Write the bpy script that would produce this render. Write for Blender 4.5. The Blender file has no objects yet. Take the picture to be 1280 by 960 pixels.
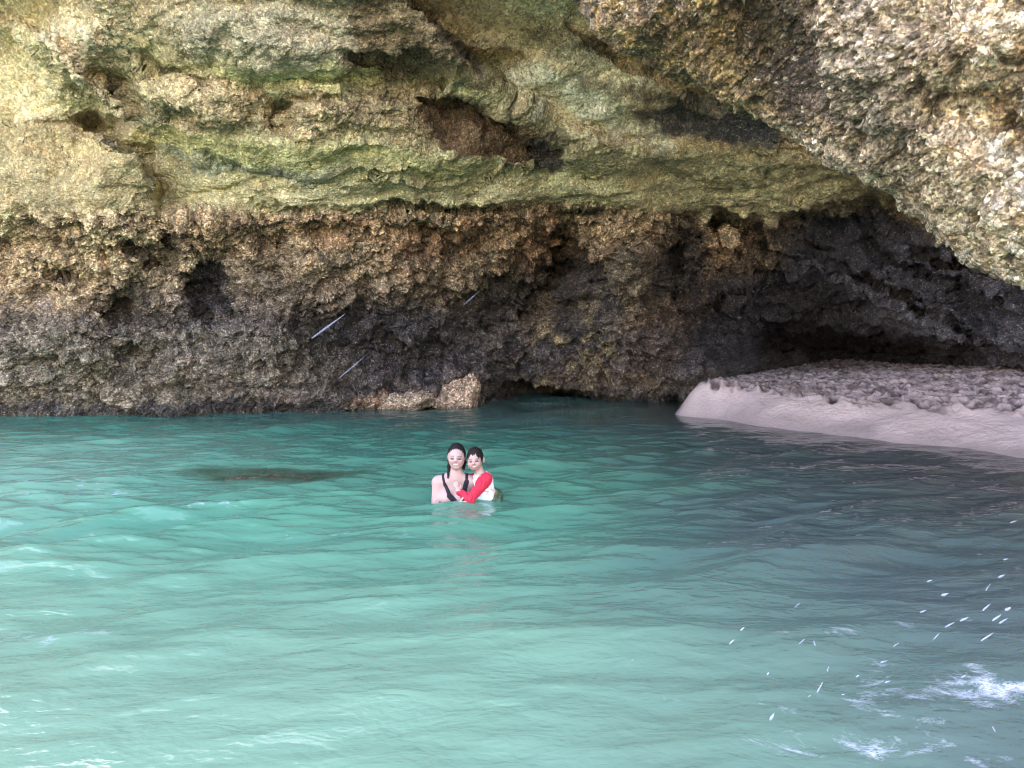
import bpy, math, random
import numpy as np
from mathutils import Vector

random.seed(7)
RNG = np.random.default_rng(11)
SC = bpy.context.scene
COL = SC.collection
R = math.radians

# ------------------------------------------------------------------ camera
F_PX = 914.0                    # focal length in pixels of a 1280 px wide frame
CAM_H = 1.45
PITCH = math.atan(62.0 / F_PX)
cam_d = bpy.data.cameras.new('camera')
cam_d.sensor_width = 36.0
cam_d.lens = 36.0 * F_PX / 1280.0
cam_d.clip_start = 0.05
cam_d.clip_end = 4000
cam = bpy.data.objects.new('camera', cam_d)
COL.objects.link(cam)
cam.location = (0, 0, CAM_H)
cam.rotation_euler = (R(90) - PITCH, 0, 0)
SC.camera = cam

# ------------------------------------------------------------------ light
SUN_EL, SUN_AZ = R(39), R(-36)   # azimuth from +Y (beyond the cave), negative = to the left
w = bpy.data.worlds.new('World'); SC.world = w
w.use_nodes = True
nt = w.node_tree; nt.nodes.clear()
sky = nt.nodes.new('ShaderNodeTexSky'); sky.sky_type = 'NISHITA'; sky.sun_disc = False
sky.sun_elevation = SUN_EL; sky.sun_rotation = SUN_AZ
bg = nt.nodes.new('ShaderNodeBackground'); bg.inputs[1].default_value = 0.15
wo = nt.nodes.new('ShaderNodeOutputWorld')
nt.links.new(sky.outputs[0], bg.inputs[0]); nt.links.new(bg.outputs[0], wo.inputs[0])
sd = bpy.data.lights.new('sun', 'SUN'); sd.energy = 5.0; sd.angle = R(0.5); sd.color = (1, .95, .87)
sun = bpy.data.objects.new('sun', sd); COL.objects.link(sun)
sv = Vector((math.sin(SUN_AZ) * math.cos(SUN_EL), math.cos(SUN_AZ) * math.cos(SUN_EL), math.sin(SUN_EL)))
sun.rotation_euler = sv.to_track_quat('Z', 'Y').to_euler()
sun.location = sv * 60
SC.view_settings.view_transform = 'Standard'
SC.view_settings.look = 'None'
SC.view_settings.gamma = 1
SC.view_settings.use_curve_mapping = False
SC.view_settings.exposure = 3.8
SC.view_settings.use_white_balance = True     # the camera is balanced for open shade
SC.view_settings.white_balance_temperature = 8300
SC.view_settings.white_balance_tint = 30
SC.render.engine = 'CYCLES'
SC.cycles.max_bounces = 8
SC.cycles.diffuse_bounces = 5
SC.cycles.glossy_bounces = 4
SC.cycles.transparent_max_bounces = 8
SC.cycles.caustics_reflective = False
SC.cycles.caustics_refractive = False
SC.cycles.sample_clamp_indirect = 6
SC.cycles.use_denoising = True
SC.cycles.filter_width = 1.05

# ------------------------------------------------------------------ helpers
cp, sp = math.cos(PITCH), math.sin(PITCH)

def pix(px, py, D):
    """point seen at photo pixel (px,py) at forward distance D (metres along +Y)"""
    px = np.asarray(px, float); py = np.asarray(py, float); D = np.asarray(D, float)
    a = (px - 640) / F_PX; b = (480 - py) / F_PX
    den = cp + b * sp
    return np.stack(np.broadcast_arrays(a / den * D, D, CAM_H + (b * cp - sp) / den * D), -1)

def ground(px, py, z=0.0):
    b = (480 - py) / F_PX
    D = (z - CAM_H) * (cp + b * sp) / (b * cp - sp)
    return pix(px, py, D)

def _h(ix, iy, iz, seed):
    n = (ix.astype(np.uint32) * np.uint32(374761393) + iy.astype(np.uint32) * np.uint32(668265263)
         + iz.astype(np.uint32) * np.uint32(2147483647 - 58) + np.uint32(seed * 974711 + 17))
    n = (n ^ (n >> np.uint32(13))) * np.uint32(1274126177)
    n = (n ^ (n >> np.uint32(16))) * np.uint32(2246822519)
    return ((n ^ (n >> np.uint32(15))) & np.uint32(0xFFFFFF)).astype(np.float32) / np.float32(0xFFFFFF)

def vnoise(p, seed=0):
    """value noise in -1..1"""
    p = np.asarray(p, np.float32)
    i = np.floor(p).astype(np.int64); f = p - i
    f = f * f * f * (f * (f * 6 - 15) + 10)
    x, y, z = i[..., 0], i[..., 1], i[..., 2]
    fx, fy, fz = f[..., 0], f[..., 1], f[..., 2]
    r = 0
    for dx in (0, 1):
        for dy in (0, 1):
            for dz in (0, 1):
                wgt = (fx if dx else 1 - fx) * (fy if dy else 1 - fy) * (fz if dz else 1 - fz)
                r = r + wgt * _h(x + dx, y + dy, z + dz, seed)
    return r * 2 - 1

_rot = np.array([[.80, .36, -.48], [-.60, .48, -.64], [0, .80, .60]], np.float32)

def fbm(p, octs=4, seed=0, gain=.5, billow=False):
    p = np.asarray(p, np.float32); a = 1.0; s = 0; tot = 0
    for o in range(octs):
        n = vnoise(p, seed + o)
        if billow: n = np.abs(n) * 2 - .7
        s = s + a * n; tot += a
        a *= gain; p = p @ _rot.T * 2.03 + 7.3
    return s / tot

def worley(p, seed=0):
    """F1, F2 distance of jittered cells and a random value of the nearest cell"""
    p = np.asarray(p, np.float32); i = np.floor(p).astype(np.int64)
    f1 = np.full(p.shape[:-1], 9., np.float32); f2 = f1.copy(); rv = np.zeros_like(f1)
    for dx in (-1, 0, 1):
        for dy in (-1, 0, 1):
            for dz in (-1, 0, 1):
                cx, cy, cz = i[..., 0] + dx, i[..., 1] + dy, i[..., 2] + dz
                r = _h(cx, cy, cz, seed + 3)
                d = ((cx + _h(cx, cy, cz, seed) - p[..., 0]) ** 2 + (cy + _h(cx, cy, cz, seed + 1) - p[..., 1]) ** 2
                     + (cz + _h(cx, cy, cz, seed + 2) - p[..., 2]) ** 2)
                new = d < f1
                f2 = np.where(new, f1, np.minimum(f2, d)); rv = np.where(new, r, rv); f1 = np.where(new, d, f1)
    return np.sqrt(f1), np.sqrt(f2), rv

def sstep(a, b, x):
    t = np.clip((x - a) / (b - a), 0, 1)
    return t * t * (3 - 2 * t)

def lerp(a, b, t): return a + (b - a) * t

def mesh_obj(name, verts, quads, mat, parent=None, col=None, smooth=True, tris=None, rug=None):
    me = bpy.data.meshes.new(name)
    verts = np.ascontiguousarray(verts, np.float32).reshape(-1, 3)
    loops = []; starts = []; n = 0
    if quads is not None and len(quads):
        q = np.asarray(quads, np.int32); loops.append(q.ravel()); starts.append(np.arange(len(q)) * 4); n = q.size
    if tris is not None and len(tris):
        t = np.asarray(tris, np.int32); loops.append(t.ravel()); starts.append(n + np.arange(len(t)) * 3)
    loops = np.concatenate(loops); starts = np.concatenate(starts)
    me.vertices.add(len(verts)); me.vertices.foreach_set('co', verts.ravel())
    me.loops.add(len(loops)); me.loops.foreach_set('vertex_index', loops.astype(np.int32))
    me.polygons.add(len(starts)); me.polygons.foreach_set('loop_start', starts.astype(np.int32))
    if smooth: me.polygons.foreach_set('use_smooth', np.ones(len(starts), bool))
    me.update(calc_edges=True); me.validate()
    if col is not None:
        c = np.ones((len(verts), 4), np.float32); cc = np.asarray(col, np.float32).reshape(len(verts), -1)
        c[:, :cc.shape[1]] = cc
        a = me.attributes.new('col', 'FLOAT_COLOR', 'POINT'); a.data.foreach_set('color', c.ravel())
    if rug is not None:
        a = me.attributes.new('rug', 'FLOAT', 'POINT'); a.data.foreach_set('value', np.ascontiguousarray(rug, np.float32).ravel())
    me.materials.append(mat)
    o = bpy.data.objects.new(name, me); COL.objects.link(o)
    if parent is not None: o.parent = parent
    return o

def grid_quads(nr, nc):
    i = np.arange(nr * nc).reshape(nr, nc)
    return np.stack([i[:-1, :-1], i[:-1, 1:], i[1:, 1:], i[1:, :-1]], -1).reshape(-1, 4)

def grid_normals(P):
    du = np.gradient(P, axis=1); dv = np.gradient(P, axis=0)
    n = np.cross(du, dv)
    return n / np.maximum(np.linalg.norm(n, axis=-1, keepdims=True), 1e-9)

def blur(a, s):
    """separable gaussian blur of a 2-D array, s in cells"""
    r = int(3 * s) + 1
    k = np.exp(-.5 * (np.arange(-r, r + 1) / s) ** 2); k /= k.sum()
    for ax in (0, 1):
        pad = [(0, 0), (0, 0)]; pad[ax] = (r, r)
        b = np.pad(a, pad, mode='edge'); out = 0
        for j, kk in enumerate(k):
            sl = [slice(None)] * 2; sl[ax] = slice(j, j + a.shape[ax]); out = out + kk * b[tuple(sl)]
        a = out
    return a

def poly_dist(px, py, pts):
    """distance to a polyline and the side of it (positive = right of its direction in image axes, y down)"""
    best = np.full(px.shape, 1e9); side = np.zeros(px.shape); ends = np.ones(px.shape); nseg = len(pts) - 1
    for k_, ((x0, y0), (x1, y1)) in enumerate(zip(pts[:-1], pts[1:])):
        dx, dy = x1 - x0, y1 - y0; L = dx * dx + dy * dy
        t = np.clip(((px - x0) * dx + (py - y0) * dy) / L, 0, 1)
        d = np.hypot(px - x0 - t * dx, py - y0 - t * dy)
        s = np.sign((py - y0) * dx - (px - x0) * dy)
        u = (k_ + t) / nseg
        side = np.where(d < best, s, side); ends = np.where(d < best, sstep(0, .25, u) * sstep(1, .75, u), ends); best = np.minimum(best, d)
    return best, side, ends

def blob(px, py, cx, cy, rx, ry, ang=0):
    c, s = math.cos(R(ang)), math.sin(R(ang))
    u = ((px - cx) * c + (py - cy) * s) / rx; v = (-(px - cx) * s + (py - cy) * c) / ry
    return np.exp(-(u * u + v * v))

def poly_mask(px, py, pts, soft):
    """1 inside a polygon, soft edge of the given width"""
    ins = np.zeros(px.shape, bool); best = np.full(px.shape, 1e9)
    for (x0, y0), (x1, y1) in zip(pts, pts[1:] + pts[:1]):
        dx, dy = x1 - x0, y1 - y0
        c_ = ((y0 > py) != (y1 > py)) & (px < dx * (py - y0) / (dy if dy else 1e-9) + x0); ins ^= c_
        t = np.clip(((px - x0) * dx + (py - y0) * dy) / (dx * dx + dy * dy), 0, 1)
        best = np.minimum(best, np.hypot(px - x0 - t * dx, py - y0 - t * dy))
    return sstep(-soft, soft, np.where(ins, best, -best))

def tag(o, label=None, cat=None, group=None, kind=None):
    if label: o['label'] = label
    if cat: o['category'] = cat
    if group: o['group'] = group
    if kind: o['kind'] = kind
    return o

# ------------------------------------------------------------------ node material helpers
class NT:
    def __init__(s, name):
        s.m = bpy.data.materials.new(name); s.m.use_nodes = True
        s.t = s.m.node_tree; s.t.nodes.clear()
        s.out = s.n('ShaderNodeOutputMaterial')
    def n(s, typ, **kw):
        nd = s.t.nodes.new(typ)
        for k, v in kw.items():
            if k[0] == '_': nd.inputs[k[1:].replace('_', ' ')].default_value = v
            else: setattr(nd, k, v)
        return nd
    def l(s, a, b): s.t.links.new(a, b)
    def math(s, op, a, b=None, c=None):
        nd = s.n('ShaderNodeMath', operation=op)
        for i, v in enumerate((a, b, c)):
            if v is None: continue
            if isinstance(v, (int, float)): nd.inputs[i].default_value = v
            else: s.l(v, nd.inputs[i])
        return nd.outputs[0]
    def ramp(s, fac, stops):
        nd = s.n('ShaderNodeValToRGB')
        while len(nd.color_ramp.elements) < len(stops): nd.color_ramp.elements.new(.5)
        for e, (p, c) in zip(nd.color_ramp.elements, stops):
            e.position = p; e.color = (c, c, c, 1) if isinstance(c, (int, float)) else (*c, 1)
        s.l(fac, nd.inputs[0]); return nd.outputs[0]
    def mix(s, typ, fac, a, b):
        nd = s.n('ShaderNodeMix', data_type='RGBA', blend_type=typ)
        if isinstance(fac, (int, float)): nd.inputs[0].default_value = fac
        else: s.l(fac, nd.inputs[0])
        for i, v in ((6, a), (7, b)):
            if isinstance(v, tuple): nd.inputs[i].default_value = (*v, 1)
            else: s.l(v, nd.inputs[i])
        return nd.outputs[2]
    def noise(s, scale, detail=4, rough=.6, vec=None, dist=0):
        nd = s.n('ShaderNodeTexNoise', _Scale=scale, _Detail=detail, _Roughness=rough, _Distortion=dist)
        if vec is not None: s.l(vec, nd.inputs['Vector'])
        return nd.outputs[0]
    def coord(s): return s.n('ShaderNodeTexCoord').outputs['Object']

def rock_material(name, grain=1.0, bump=1.0, grain_mix=.75):
    t = NT(name); co = t.coord()
    at = t.n('ShaderNodeAttribute', attribute_name='col'); rg = t.n('ShaderNodeAttribute', attribute_name='rug').outputs['Fac']
    gm = t.math('MULTIPLY', rg, grain_mix)
    big = t.noise(2.2 * grain, 6, .65, co)
    med = t.noise(11 * grain, 6, .7, co)
    fin = t.noise(46 * grain, 4, .7, co)
    v = t.n('ShaderNodeTexVoronoi', _Scale=30 * grain, _Randomness=1.0); t.l(co, v.inputs['Vector'])
    sepv = t.n('ShaderNodeSeparateColor'); t.l(v.outputs['Color'], sepv.inputs[0])
    v2 = t.n('ShaderNodeTexVoronoi', _Scale=60 * grain, _Randomness=1.0); t.l(co, v2.inputs['Vector'])
    sep2 = t.n('ShaderNodeSeparateColor'); t.l(v2.outputs['Color'], sep2.inputs[0])
    c = at.outputs['Color']
    c = t.mix('MULTIPLY', .8, c, t.ramp(big, [(.3, .62), (.7, 1.3)]))
    c = t.mix('MULTIPLY', t.math('MULTIPLY', rg, .9), c, t.ramp(med, [(.32, .3), (.45, .85), (.55, 1.1), (.68, 1.7)]))
    c = t.mix('MULTIPLY', gm, c, t.ramp(sepv.outputs[0], [(0, .35), (.6, 1.0), (.85, 1.5), (1, 2.4)]))
    c = t.mix('MULTIPLY', gm, c, t.ramp(fin, [(.34, .2), (.46, .8), (.56, 1.15), (.68, 2.0)]))
    # pale shell fragments set in the rock
    fl = t.ramp(sep2.outputs[1], [(.86, 0.0), (.92, 1.0)])
    fl = t.math('MULTIPLY', fl, t.ramp(med, [(.42, 0.0), (.6, .75)]))
    c = t.mix('MIX', fl, c, t.mix('MIX', .6, c, (.62, .57, .48)))
    # slightly different hue from patch to patch
    hue = t.noise(4.3 * grain, 5, .6, co, .6)
    c = t.mix('MULTIPLY', .55, c, t.ramp(hue, [(.3, (1.15, .95, .78)), (.5, (1, 1, 1)), (.7, (.86, 1.0, .95))]))
    c = t.mix('MULTIPLY', 1.0, c, (1.42, 1.27, 1.04))
    h = t.math('ADD', t.math('MULTIPLY', med, 1.0), t.math('MULTIPLY', fin, .35))
    h = t.math('ADD', h, t.math('MULTIPLY', v.outputs['Distance'], -.5))
    h = t.math('ADD', h, t.math('MULTIPLY', sep2.outputs[0], .12))
    b = t.n('ShaderNodeBump', _Strength=1.0, _Distance=.09 * bump / grain); t.l(h, b.inputs['Height']); t.l(t.math('MULTIPLY', rg, .09 * bump / grain), b.inputs['Distance'])
    p = t.n('ShaderNodeBsdfPrincipled'); t.l(c, p.inputs['Base Color']); t.l(b.outputs[0], p.inputs['Normal'])
    wet = t.math('MULTIPLY', at.outputs['Alpha'], .38)
    t.l(t.math('SUBTRACT', t.math('ADD', .72, t.math('MULTIPLY', fin, .2)), wet), p.inputs['Roughness'])
    p.inputs['Specular IOR Level'].default_value = .45
    t.l(p.outputs[0], t.out.inputs[0])
    return t.m

M_ROCK = rock_material('limestone')
M_OVER = rock_material('shelly_limestone', 1.3, 1.0, .8)

# ------------------------------------------------------------------ cave wall and roof (lofted profile)
S = 1.16
K = [-2600, -1500, -600, 0, 200, 400, 560, 680, 780, 860, 900, 960, 1050, 1150, 1280, 1700, 2600, 4600]
ROWS = [  # py at each knot, depth at each knot
 ([900]*18,
  [9.0,9.6,10.6,11.3,11.4,11.8,12.9,14.4,14.4,14.0,14.2,16.5,18.5,15.5,12.6,9.3,5.2,2.3]),
 ([534,530,526,523,522,519,509,500,501,504,482,458,452,452,458,480,520,560],
  [8.8,9.4,10.4,11.0,11.1,11.5,12.7,14.0,13.9,13.4,13.8,16.5,19,15.6,12.6,9.3,5.2,2.3]),
 ([450,450,445,440,440,440,440,440,440,435,440,436,434,440,444,450,460,470],
  [8.7,9.3,10.3,10.8,10.9,11.2,12.2,13.2,12.7,13.1,14.0,16.4,19,15.6,12.2,9.1,5.0,2.2]),
 ([380,380,370,360,360,360,365,370,370,380,390,402,408,424,434,420,420,400],
  [8.6,9.2,10.1,10.55,10.7,10.9,11.8,12.7,12.1,13.0,14.1,15.6,14.4,12.6,11.5,8.8,4.9,2.2]),
 ([310,310,310,305,305,302,300,305,302,310,320,335,345,345,350,330,330,200],
  [8.3,8.9,9.9,10.25,10.45,10.5,11.0,11.7,11.5,12.3,12.8,13.3,12.7,12.2,11.1,8.5,4.7,2.1]),
 ([260,262,268,275,268,266,262,262,266,274,277,280,266,258,280,240,150,-100],
  [8.0,8.6,9.6,9.95,10.1,10.1,10.5,10.9,10.9,11.4,11.8,12.0,12.2,12.0,10.6,8.3,4.5,2.0]),
 ([150, 140, 140, 150, 205, 228, 224, 216, 212, 222, 228, 236, 240, 236, 250, 180, 50, -300],
  [7.9, 8.5, 9.3, 9.3, 9.65, 9.7, 9.95, 10.3, 10.3, 10.8, 11.1, 11.3, 11.5, 11.2, 10.0, 8.0, 4.3, 2.0]),
 ([105, 98, 100, 112, 165, 184, 192, 200, 186, 188, 194, 204, 214, 212, 220, 120, -50, -500],
  [7.7, 8.3, 9.2, 9.2, 8.65, 8.7, 9.1, 9.5, 9.4, 9.7, 9.9, 10.2, 10.5, 10.3, 9.4, 7.6, 4.2, 2.0]),
 ([60, 50, 40, 25, 92, 100, 108, 140, 126, 120, 122, 126, 130, 130, 130, 40, -150, -700],
  [7.6, 8.2, 9.2, 8.9, 8.35, 8.4, 8.8, 9.2, 9.0, 9.2, 9.3, 9.5, 9.7, 9.6, 9.0, 7.3, 4.0, 2.0]),
 ([30, 15, 0, -20, 74, 84, 88, 104, 76, 64, 60, 60, 60, 60, 60, -20, -250, -900],
  [7.5, 8.1, 9.0, 8.3, 7.7, 7.8, 8.2, 8.6, 8.3, 8.3, 8.4, 8.6, 8.8, 8.8, 8.4, 7.0, 3.9, 1.9]),
 ([0, -20, -50, -80, -14, -20, 8, 14, -6, -20, -30, -30, -30, -30, -40, -100, -400, -1200],
  [7.4, 8.0, 8.8, 7.9, 7.3, 7.4, 7.7, 8.0, 7.7, 7.6, 7.6, 7.7, 7.8, 7.8, 7.6, 6.6, 3.7, 1.8]),
 ([-20, -50, -100, -130, -130, -130, -130, -130, -130, -130, -130, -130, -130, -130, -130, -200, -500, -1400],
  [7.3, 7.9, 8.3, 6.9, 7.0, 7.0, 7.1, 7.1, 6.9, 6.9, 6.9, 6.9, 6.9, 6.9, 6.8, 6.0, 3.5, 1.7]),
 ([-50, -90, -150, -190, -190, -190, -190, -190, -190, -190, -190, -190, -190, -190, -190, -300, -700, -1700],
  [7.4, 7.9, 8.2, 6.6, 6.6, 6.6, 6.6, 6.6, 6.5, 6.5, 6.5, 6.5, 6.5, 6.5, 6.4, 5.6, 3.3, 1.6]),
 ([-300, -300, -420, -520, -520, -520, -520, -520, -520, -520, -520, -520, -520, -520, -520, -700, -1300, -3000],
  [7.7, 8.2, 8.4, 6.8, 6.8, 6.8, 6.8, 6.8, 6.7, 6.7, 6.7, 6.7, 6.7, 6.7, 6.6, 5.8, 3.5, 1.7]),
 ([-100]*15 + [-150,-200,-300], [28]*18),
 ([640]*18, [28]*18),
]

def spaced(stops):
    out = []
    for a, b, st in stops: out.append(np.arange(a, b, st))
    return np.concatenate(out)

PXC = spaced([(-2600, -700, 60), (-700, -60, 10), (-60, 1340, 1.45), (1340, 1900, 10), (1900, 4600, 60)])
row_n = [6, 60, 62, 50, 40, 52, 44, 70, 26, 74, 60, 26, 14, 6, 10]      # rows between successive curves
kx = np.array(K, float)

def smooth_interp(x):
    """monotone-ish cubic interpolation weights along K via densified + blurred linear interpolation"""
    return x
PY = np.stack([np.interp(PXC, kx, r[0]) for r in ROWS])
DD = np.stack([np.interp(PXC, kx, r[1]) for r in ROWS]) * S
for i_, dd in ((7, .35), (8, .38), (9, .72), (10, .6)): DD[i_] += dd * S * (PXC > -300)
# soften the kinks at the knots
for arr in (PY, DD):
    k = np.hanning(61); k /= k.sum()
    for i in range(arr.shape[0]):
        arr[i] = np.convolve(np.pad(arr[i], 30, mode='edge'), k, 'valid')
# waver the ledge lines so that they are not smooth curves
for i in range(2, 11):
    q = np.stack([PXC / 70.0, np.full_like(PXC, i * 5.1), np.zeros_like(PXC)], -1)
    PY[i] += 9 * fbm(q, 4, 30 + i, .6)
    DD[i] += .22 * fbm(q * .8 + 40, 4, 50 + i, .55)
rows_py, rows_d, rows_k = [], [], []
for i, n in enumerate(row_n):
    for j in range(n):
        t = j / n
        rows_py.append(lerp(PY[i], PY[i + 1], t)); rows_d.append(lerp(DD[i], DD[i + 1], t)); rows_k.append(i + t)
rows_py.append(PY[-1]); rows_d.append(DD[-1]); rows_k.append(len(ROWS) - 1)
py = np.array(rows_py); D = np.array(rows_d); kk = np.array(rows_k)[:, None] + 0 * D
px = np.broadcast_to(PXC, py.shape).copy()
inner = (kk > .3) & (kk < 11.2)
D = np.where(inner, blur(D, 2.2), D)

# steps in the rock: polyline, depth jump on its right side, width of the decay (photo px)
STEPS = [
 ([(470, -60), (520, 12), (575, 55), (608, 84), (628, 118)], -1, .95, 150),
 ([(515, 118), (560, 122), (605, 124), (645, 150), (668, 176), (690, 205)], 1, .75, 70),
 ([(60, 142), (130, 165), (178, 195), (198, 232), (196, 275)], -1, .75, 120),
 ([(-60, -10), (20, 45), (70, 85), (120, 125), (170, 158)], 1, .6, 110),
 ([(690, 20), (760, 75), (830, 105), (930, 150)], -1, .5, 110),
 ([(850, 300), (905, 262), (960, 285), (1040, 250)], 1, .7, 80),
 ([(960, 300), (1030, 322), (1100, 372), (1180, 400), (1240, 450)], -1, .7, 80),
 ([(240, 320), (262, 345), (285, 400)], 1, .2, 40),
 ([(660, 290), (690, 330), (640, 395), (560, 425)], -1, .5, 80),
 ([(420, 60), (500, 80), (545, 60)], 1, .4, 60), ([(320, 160), (345, 130), (370, 125)], 1, .35, 50),
 ([(1060, 280), (1120, 330), (1200, 350), (1290, 400)], 1, .5, 70),
]
_q = np.stack([px / 28, py / 28, px * 0], -1)
WOB = fbm(_q, 4, 301, .6); WOB2 = fbm(_q, 4, 311, .6)
for pts, sgn, amp, wd in STEPS:
    d, s, en = poly_dist(px + 7 * WOB, py + 7 * WOB2, pts)
    on = sstep(-3, 3, d * s * sgn) * en
    D = D + np.where(inner, S * amp * on * np.exp(-d / wd), 0)
BLOBS = [  # hollows (+) and bulges (-)
 (262, 362, 26, 50, 8, .55), (205, 312, 16, 26, 20, .4), (155, 388, 26, 20, 10, .4), (165, 445, 26, 18, 0, .25),
 (345, 300, 18, 26, -20, .3), (430, 432, 60, 40, -15, .35), (520, 455, 60, 26, -10, .55), (620, 375, 46, 26, -38, .6),
 (585, 318, 26, 18, -30, .3), (700, 300, 16, 40, 10, .35), (840, 345, 20, 60, 5, .55), (790, 340, 46, 60, 0, -.6),
 (775, 440, 60, 44, 0, -.45), (880, 420, 30, 40, 0, .4), (900, 300, 50, 26, -15, -.35), (885, 370, 44, 24, -10, -.4),
 (968, 425, 40, 22, 0, .8), (1060, 300, 60, 28, 20, .35), (1130, 372, 70, 30, 22, -.4), (1215, 420, 40, 20, 15, -.35),
 (330, 135, 26, 20, -35, .3), (345, 150, 30, 22, -35, .2), (685, 195, 20, 26, -35, .5), (730, 215, 26, 10, 30, .3),
 (560, 60, 46, 40, 45, -.3), (540, 95, 26, 20, 45, .25), (870, 152, 66, 26, 15, .35), (760, 55, 24, 14, 20, .25),
 (60, 240, 80, 70, 0, -.35), (150, 300, 40, 50, 0, -.2), (445, 350, 70, 60, 0, -.2), (330, 420, 60, 40, 0, -.25),
 (60, 430, 90, 50, 0, -.25), (210, 250, 20, 18, 0, .35), (330, 260, 30, 10, 10, .25), (640, 460, 26, 30, -30, .4),
 (690, 494, 70, 7, 3, 1.3), (800, 500, 50, 6, 0, 1.2), (705, 330, 20, 40, 25, .35), (1000, 262, 40, 12, 0, -.3), (485, 225, 60, 16, 0, -.18),
 (110, 60, 80, 40, 35, -.35), (250, 130, 60, 20, 10, -.25), (420, 140, 60, 24, 0, -.2), (300, 40, 90, 30, 10, -.25),
]
for cx, cy, rx, ry, an, am in BLOBS:
    D = D + np.where(inner, S * am * ((1.45 if cy > 255 else .8) if am > 0 else 1.25) * blob(px + 12 * WOB, py + 10 * WOB2, cx, cy, rx, ry, an), 0)
wx, wy = px + 10 * WOB, py + 8 * WOB2
CRACKS = [
 ([(-60, 18), (20, 42), (62, 70), (110, 112), (165, 152)], .20, 5), ([(70, 145), (130, 166), (176, 196), (196, 232), (200, 268)], .35, 5), ([(165, 152), (290, 205), (400, 226), (520, 222), (640, 216)], .18, 5),
 ([(500, -5), (552, 34), (600, 74), (618, 110)], .35, 5), ([(540, 120), (600, 122), (650, 150), (680, 186)], .3, 5), ([(320, 158), (345, 128), (400, 120), (440, 130)], .22, 5),
 ([(430, 70), (490, 84), (540, 60)], .2, 5), ([(630, 112), (700, 150), (800, 186), (900, 200)], .15, 4), ([(250, 265), (400, 262), (560, 262), (700, 268), (850, 276)], .16, 4),
 ([(700, 262), (760, 270), (830, 268), (1000, 282)], .25, 4), ([(160, 305), (190, 330), (240, 330)], .25, 5), ([(250, 330), (240, 370), (262, 410)], .3, 6), ([(400, 440), (470, 420), (540, 440)], .3, 6),
 ([(560, 430), (620, 395), (680, 340), (690, 300)], .35, 7), ([(820, 300), (830, 350), (815, 420)], .35, 7), ([(330, 290), (350, 320), (345, 350)], .25, 5), ([(40, 330), (80, 350), (130, 345)], .2, 5),
 ([(960, 290), (1040, 318), (1110, 372), (1190, 402), (1245, 448)], .4, 6), ([(1080, 270), (1150, 320), (1230, 342), (1290, 392)], .3, 6), ([(860, 400), (905, 380), (960, 350)], .3, 6), ([(120, 60), (200, 92), (300, 100), (420, 98), (520, 112)], .14, 4),
]
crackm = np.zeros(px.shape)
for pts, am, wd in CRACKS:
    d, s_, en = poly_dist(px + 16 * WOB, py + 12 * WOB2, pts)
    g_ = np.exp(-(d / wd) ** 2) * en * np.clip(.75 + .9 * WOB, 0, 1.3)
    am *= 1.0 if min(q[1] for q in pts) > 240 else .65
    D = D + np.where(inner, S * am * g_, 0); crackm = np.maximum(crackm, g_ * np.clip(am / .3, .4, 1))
for pts, am, gxx, gyy in [([(0, 20), (60, 45), (165, 150), (60, 150), (-80, 150), (-80, 20)], -.1, -.0042, .003),
                          ([(500, -20), (715, -20), (790, 70), (985, 170), (960, 215), (760, 170), (640, 120), (600, 75)], .25, -.0012, .002),
                          ([(1030, 335), (1280, 350), (1290, 455), (1190, 440), (1085, 408)], -.25, .002, -.003)]:
    mk = poly_mask(wx, wy, pts, 7)
    cx_, cy_ = np.mean(pts, 0)
    D = D + np.where(inner, S * mk * (am + gxx * (px - cx_) + gyy * (py - cy_)), 0)
P = pix(px, py, D).astype(np.float32)
N = -grid_normals(P)
toc = np.array([0, 0, CAM_H]) - P
flip = np.sign((N * toc).sum(-1, keepdims=True)); flip[flip == 0] = 1
N = np.where(inner[..., None], N * flip, N)

# how smooth the surface is: the green undersides (between curves 5-7 and 8-9) are smoother
under = sstep(4.9, 5.3, kk) * (1 - sstep(6.8, 7.15, kk)) + .8 * sstep(7.9, 8.2, kk) * (1 - sstep(8.9, 9.2, kk))
under = np.clip(under * (1 - .6 * sstep(700, 1000, px)), 0, 1)
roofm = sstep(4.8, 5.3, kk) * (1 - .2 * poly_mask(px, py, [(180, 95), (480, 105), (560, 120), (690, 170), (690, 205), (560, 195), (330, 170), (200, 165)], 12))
alcove = poly_mask(px, py, [(900, 470), (940, 390), (1010, 300), (1100, 270), (1300, 330), (1300, 470)], 20)
rough = (1 - .5 * under) * (1 - .66 * roofm) * (1 - .5 * alcove)
fade = sstep(0, .6, kk)
lump = fbm(P * np.array([1.0, 1.0, 1.25]), 5, 1, .55, True)
craggy = fbm(P * 3.1 + 5, 5, 9, .6, True)
soft = fbm(P * .55 + 3, 3, 21)
f1, f2, rv = worley(P * 5.5 + .35 * np.stack([craggy, lump, soft], -1), 4)
strata = vnoise(np.stack([P[..., 0] * .35, P[..., 1] * .35, P[..., 2] * 4.5], -1) + .6 * soft[..., None], 61)
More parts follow.
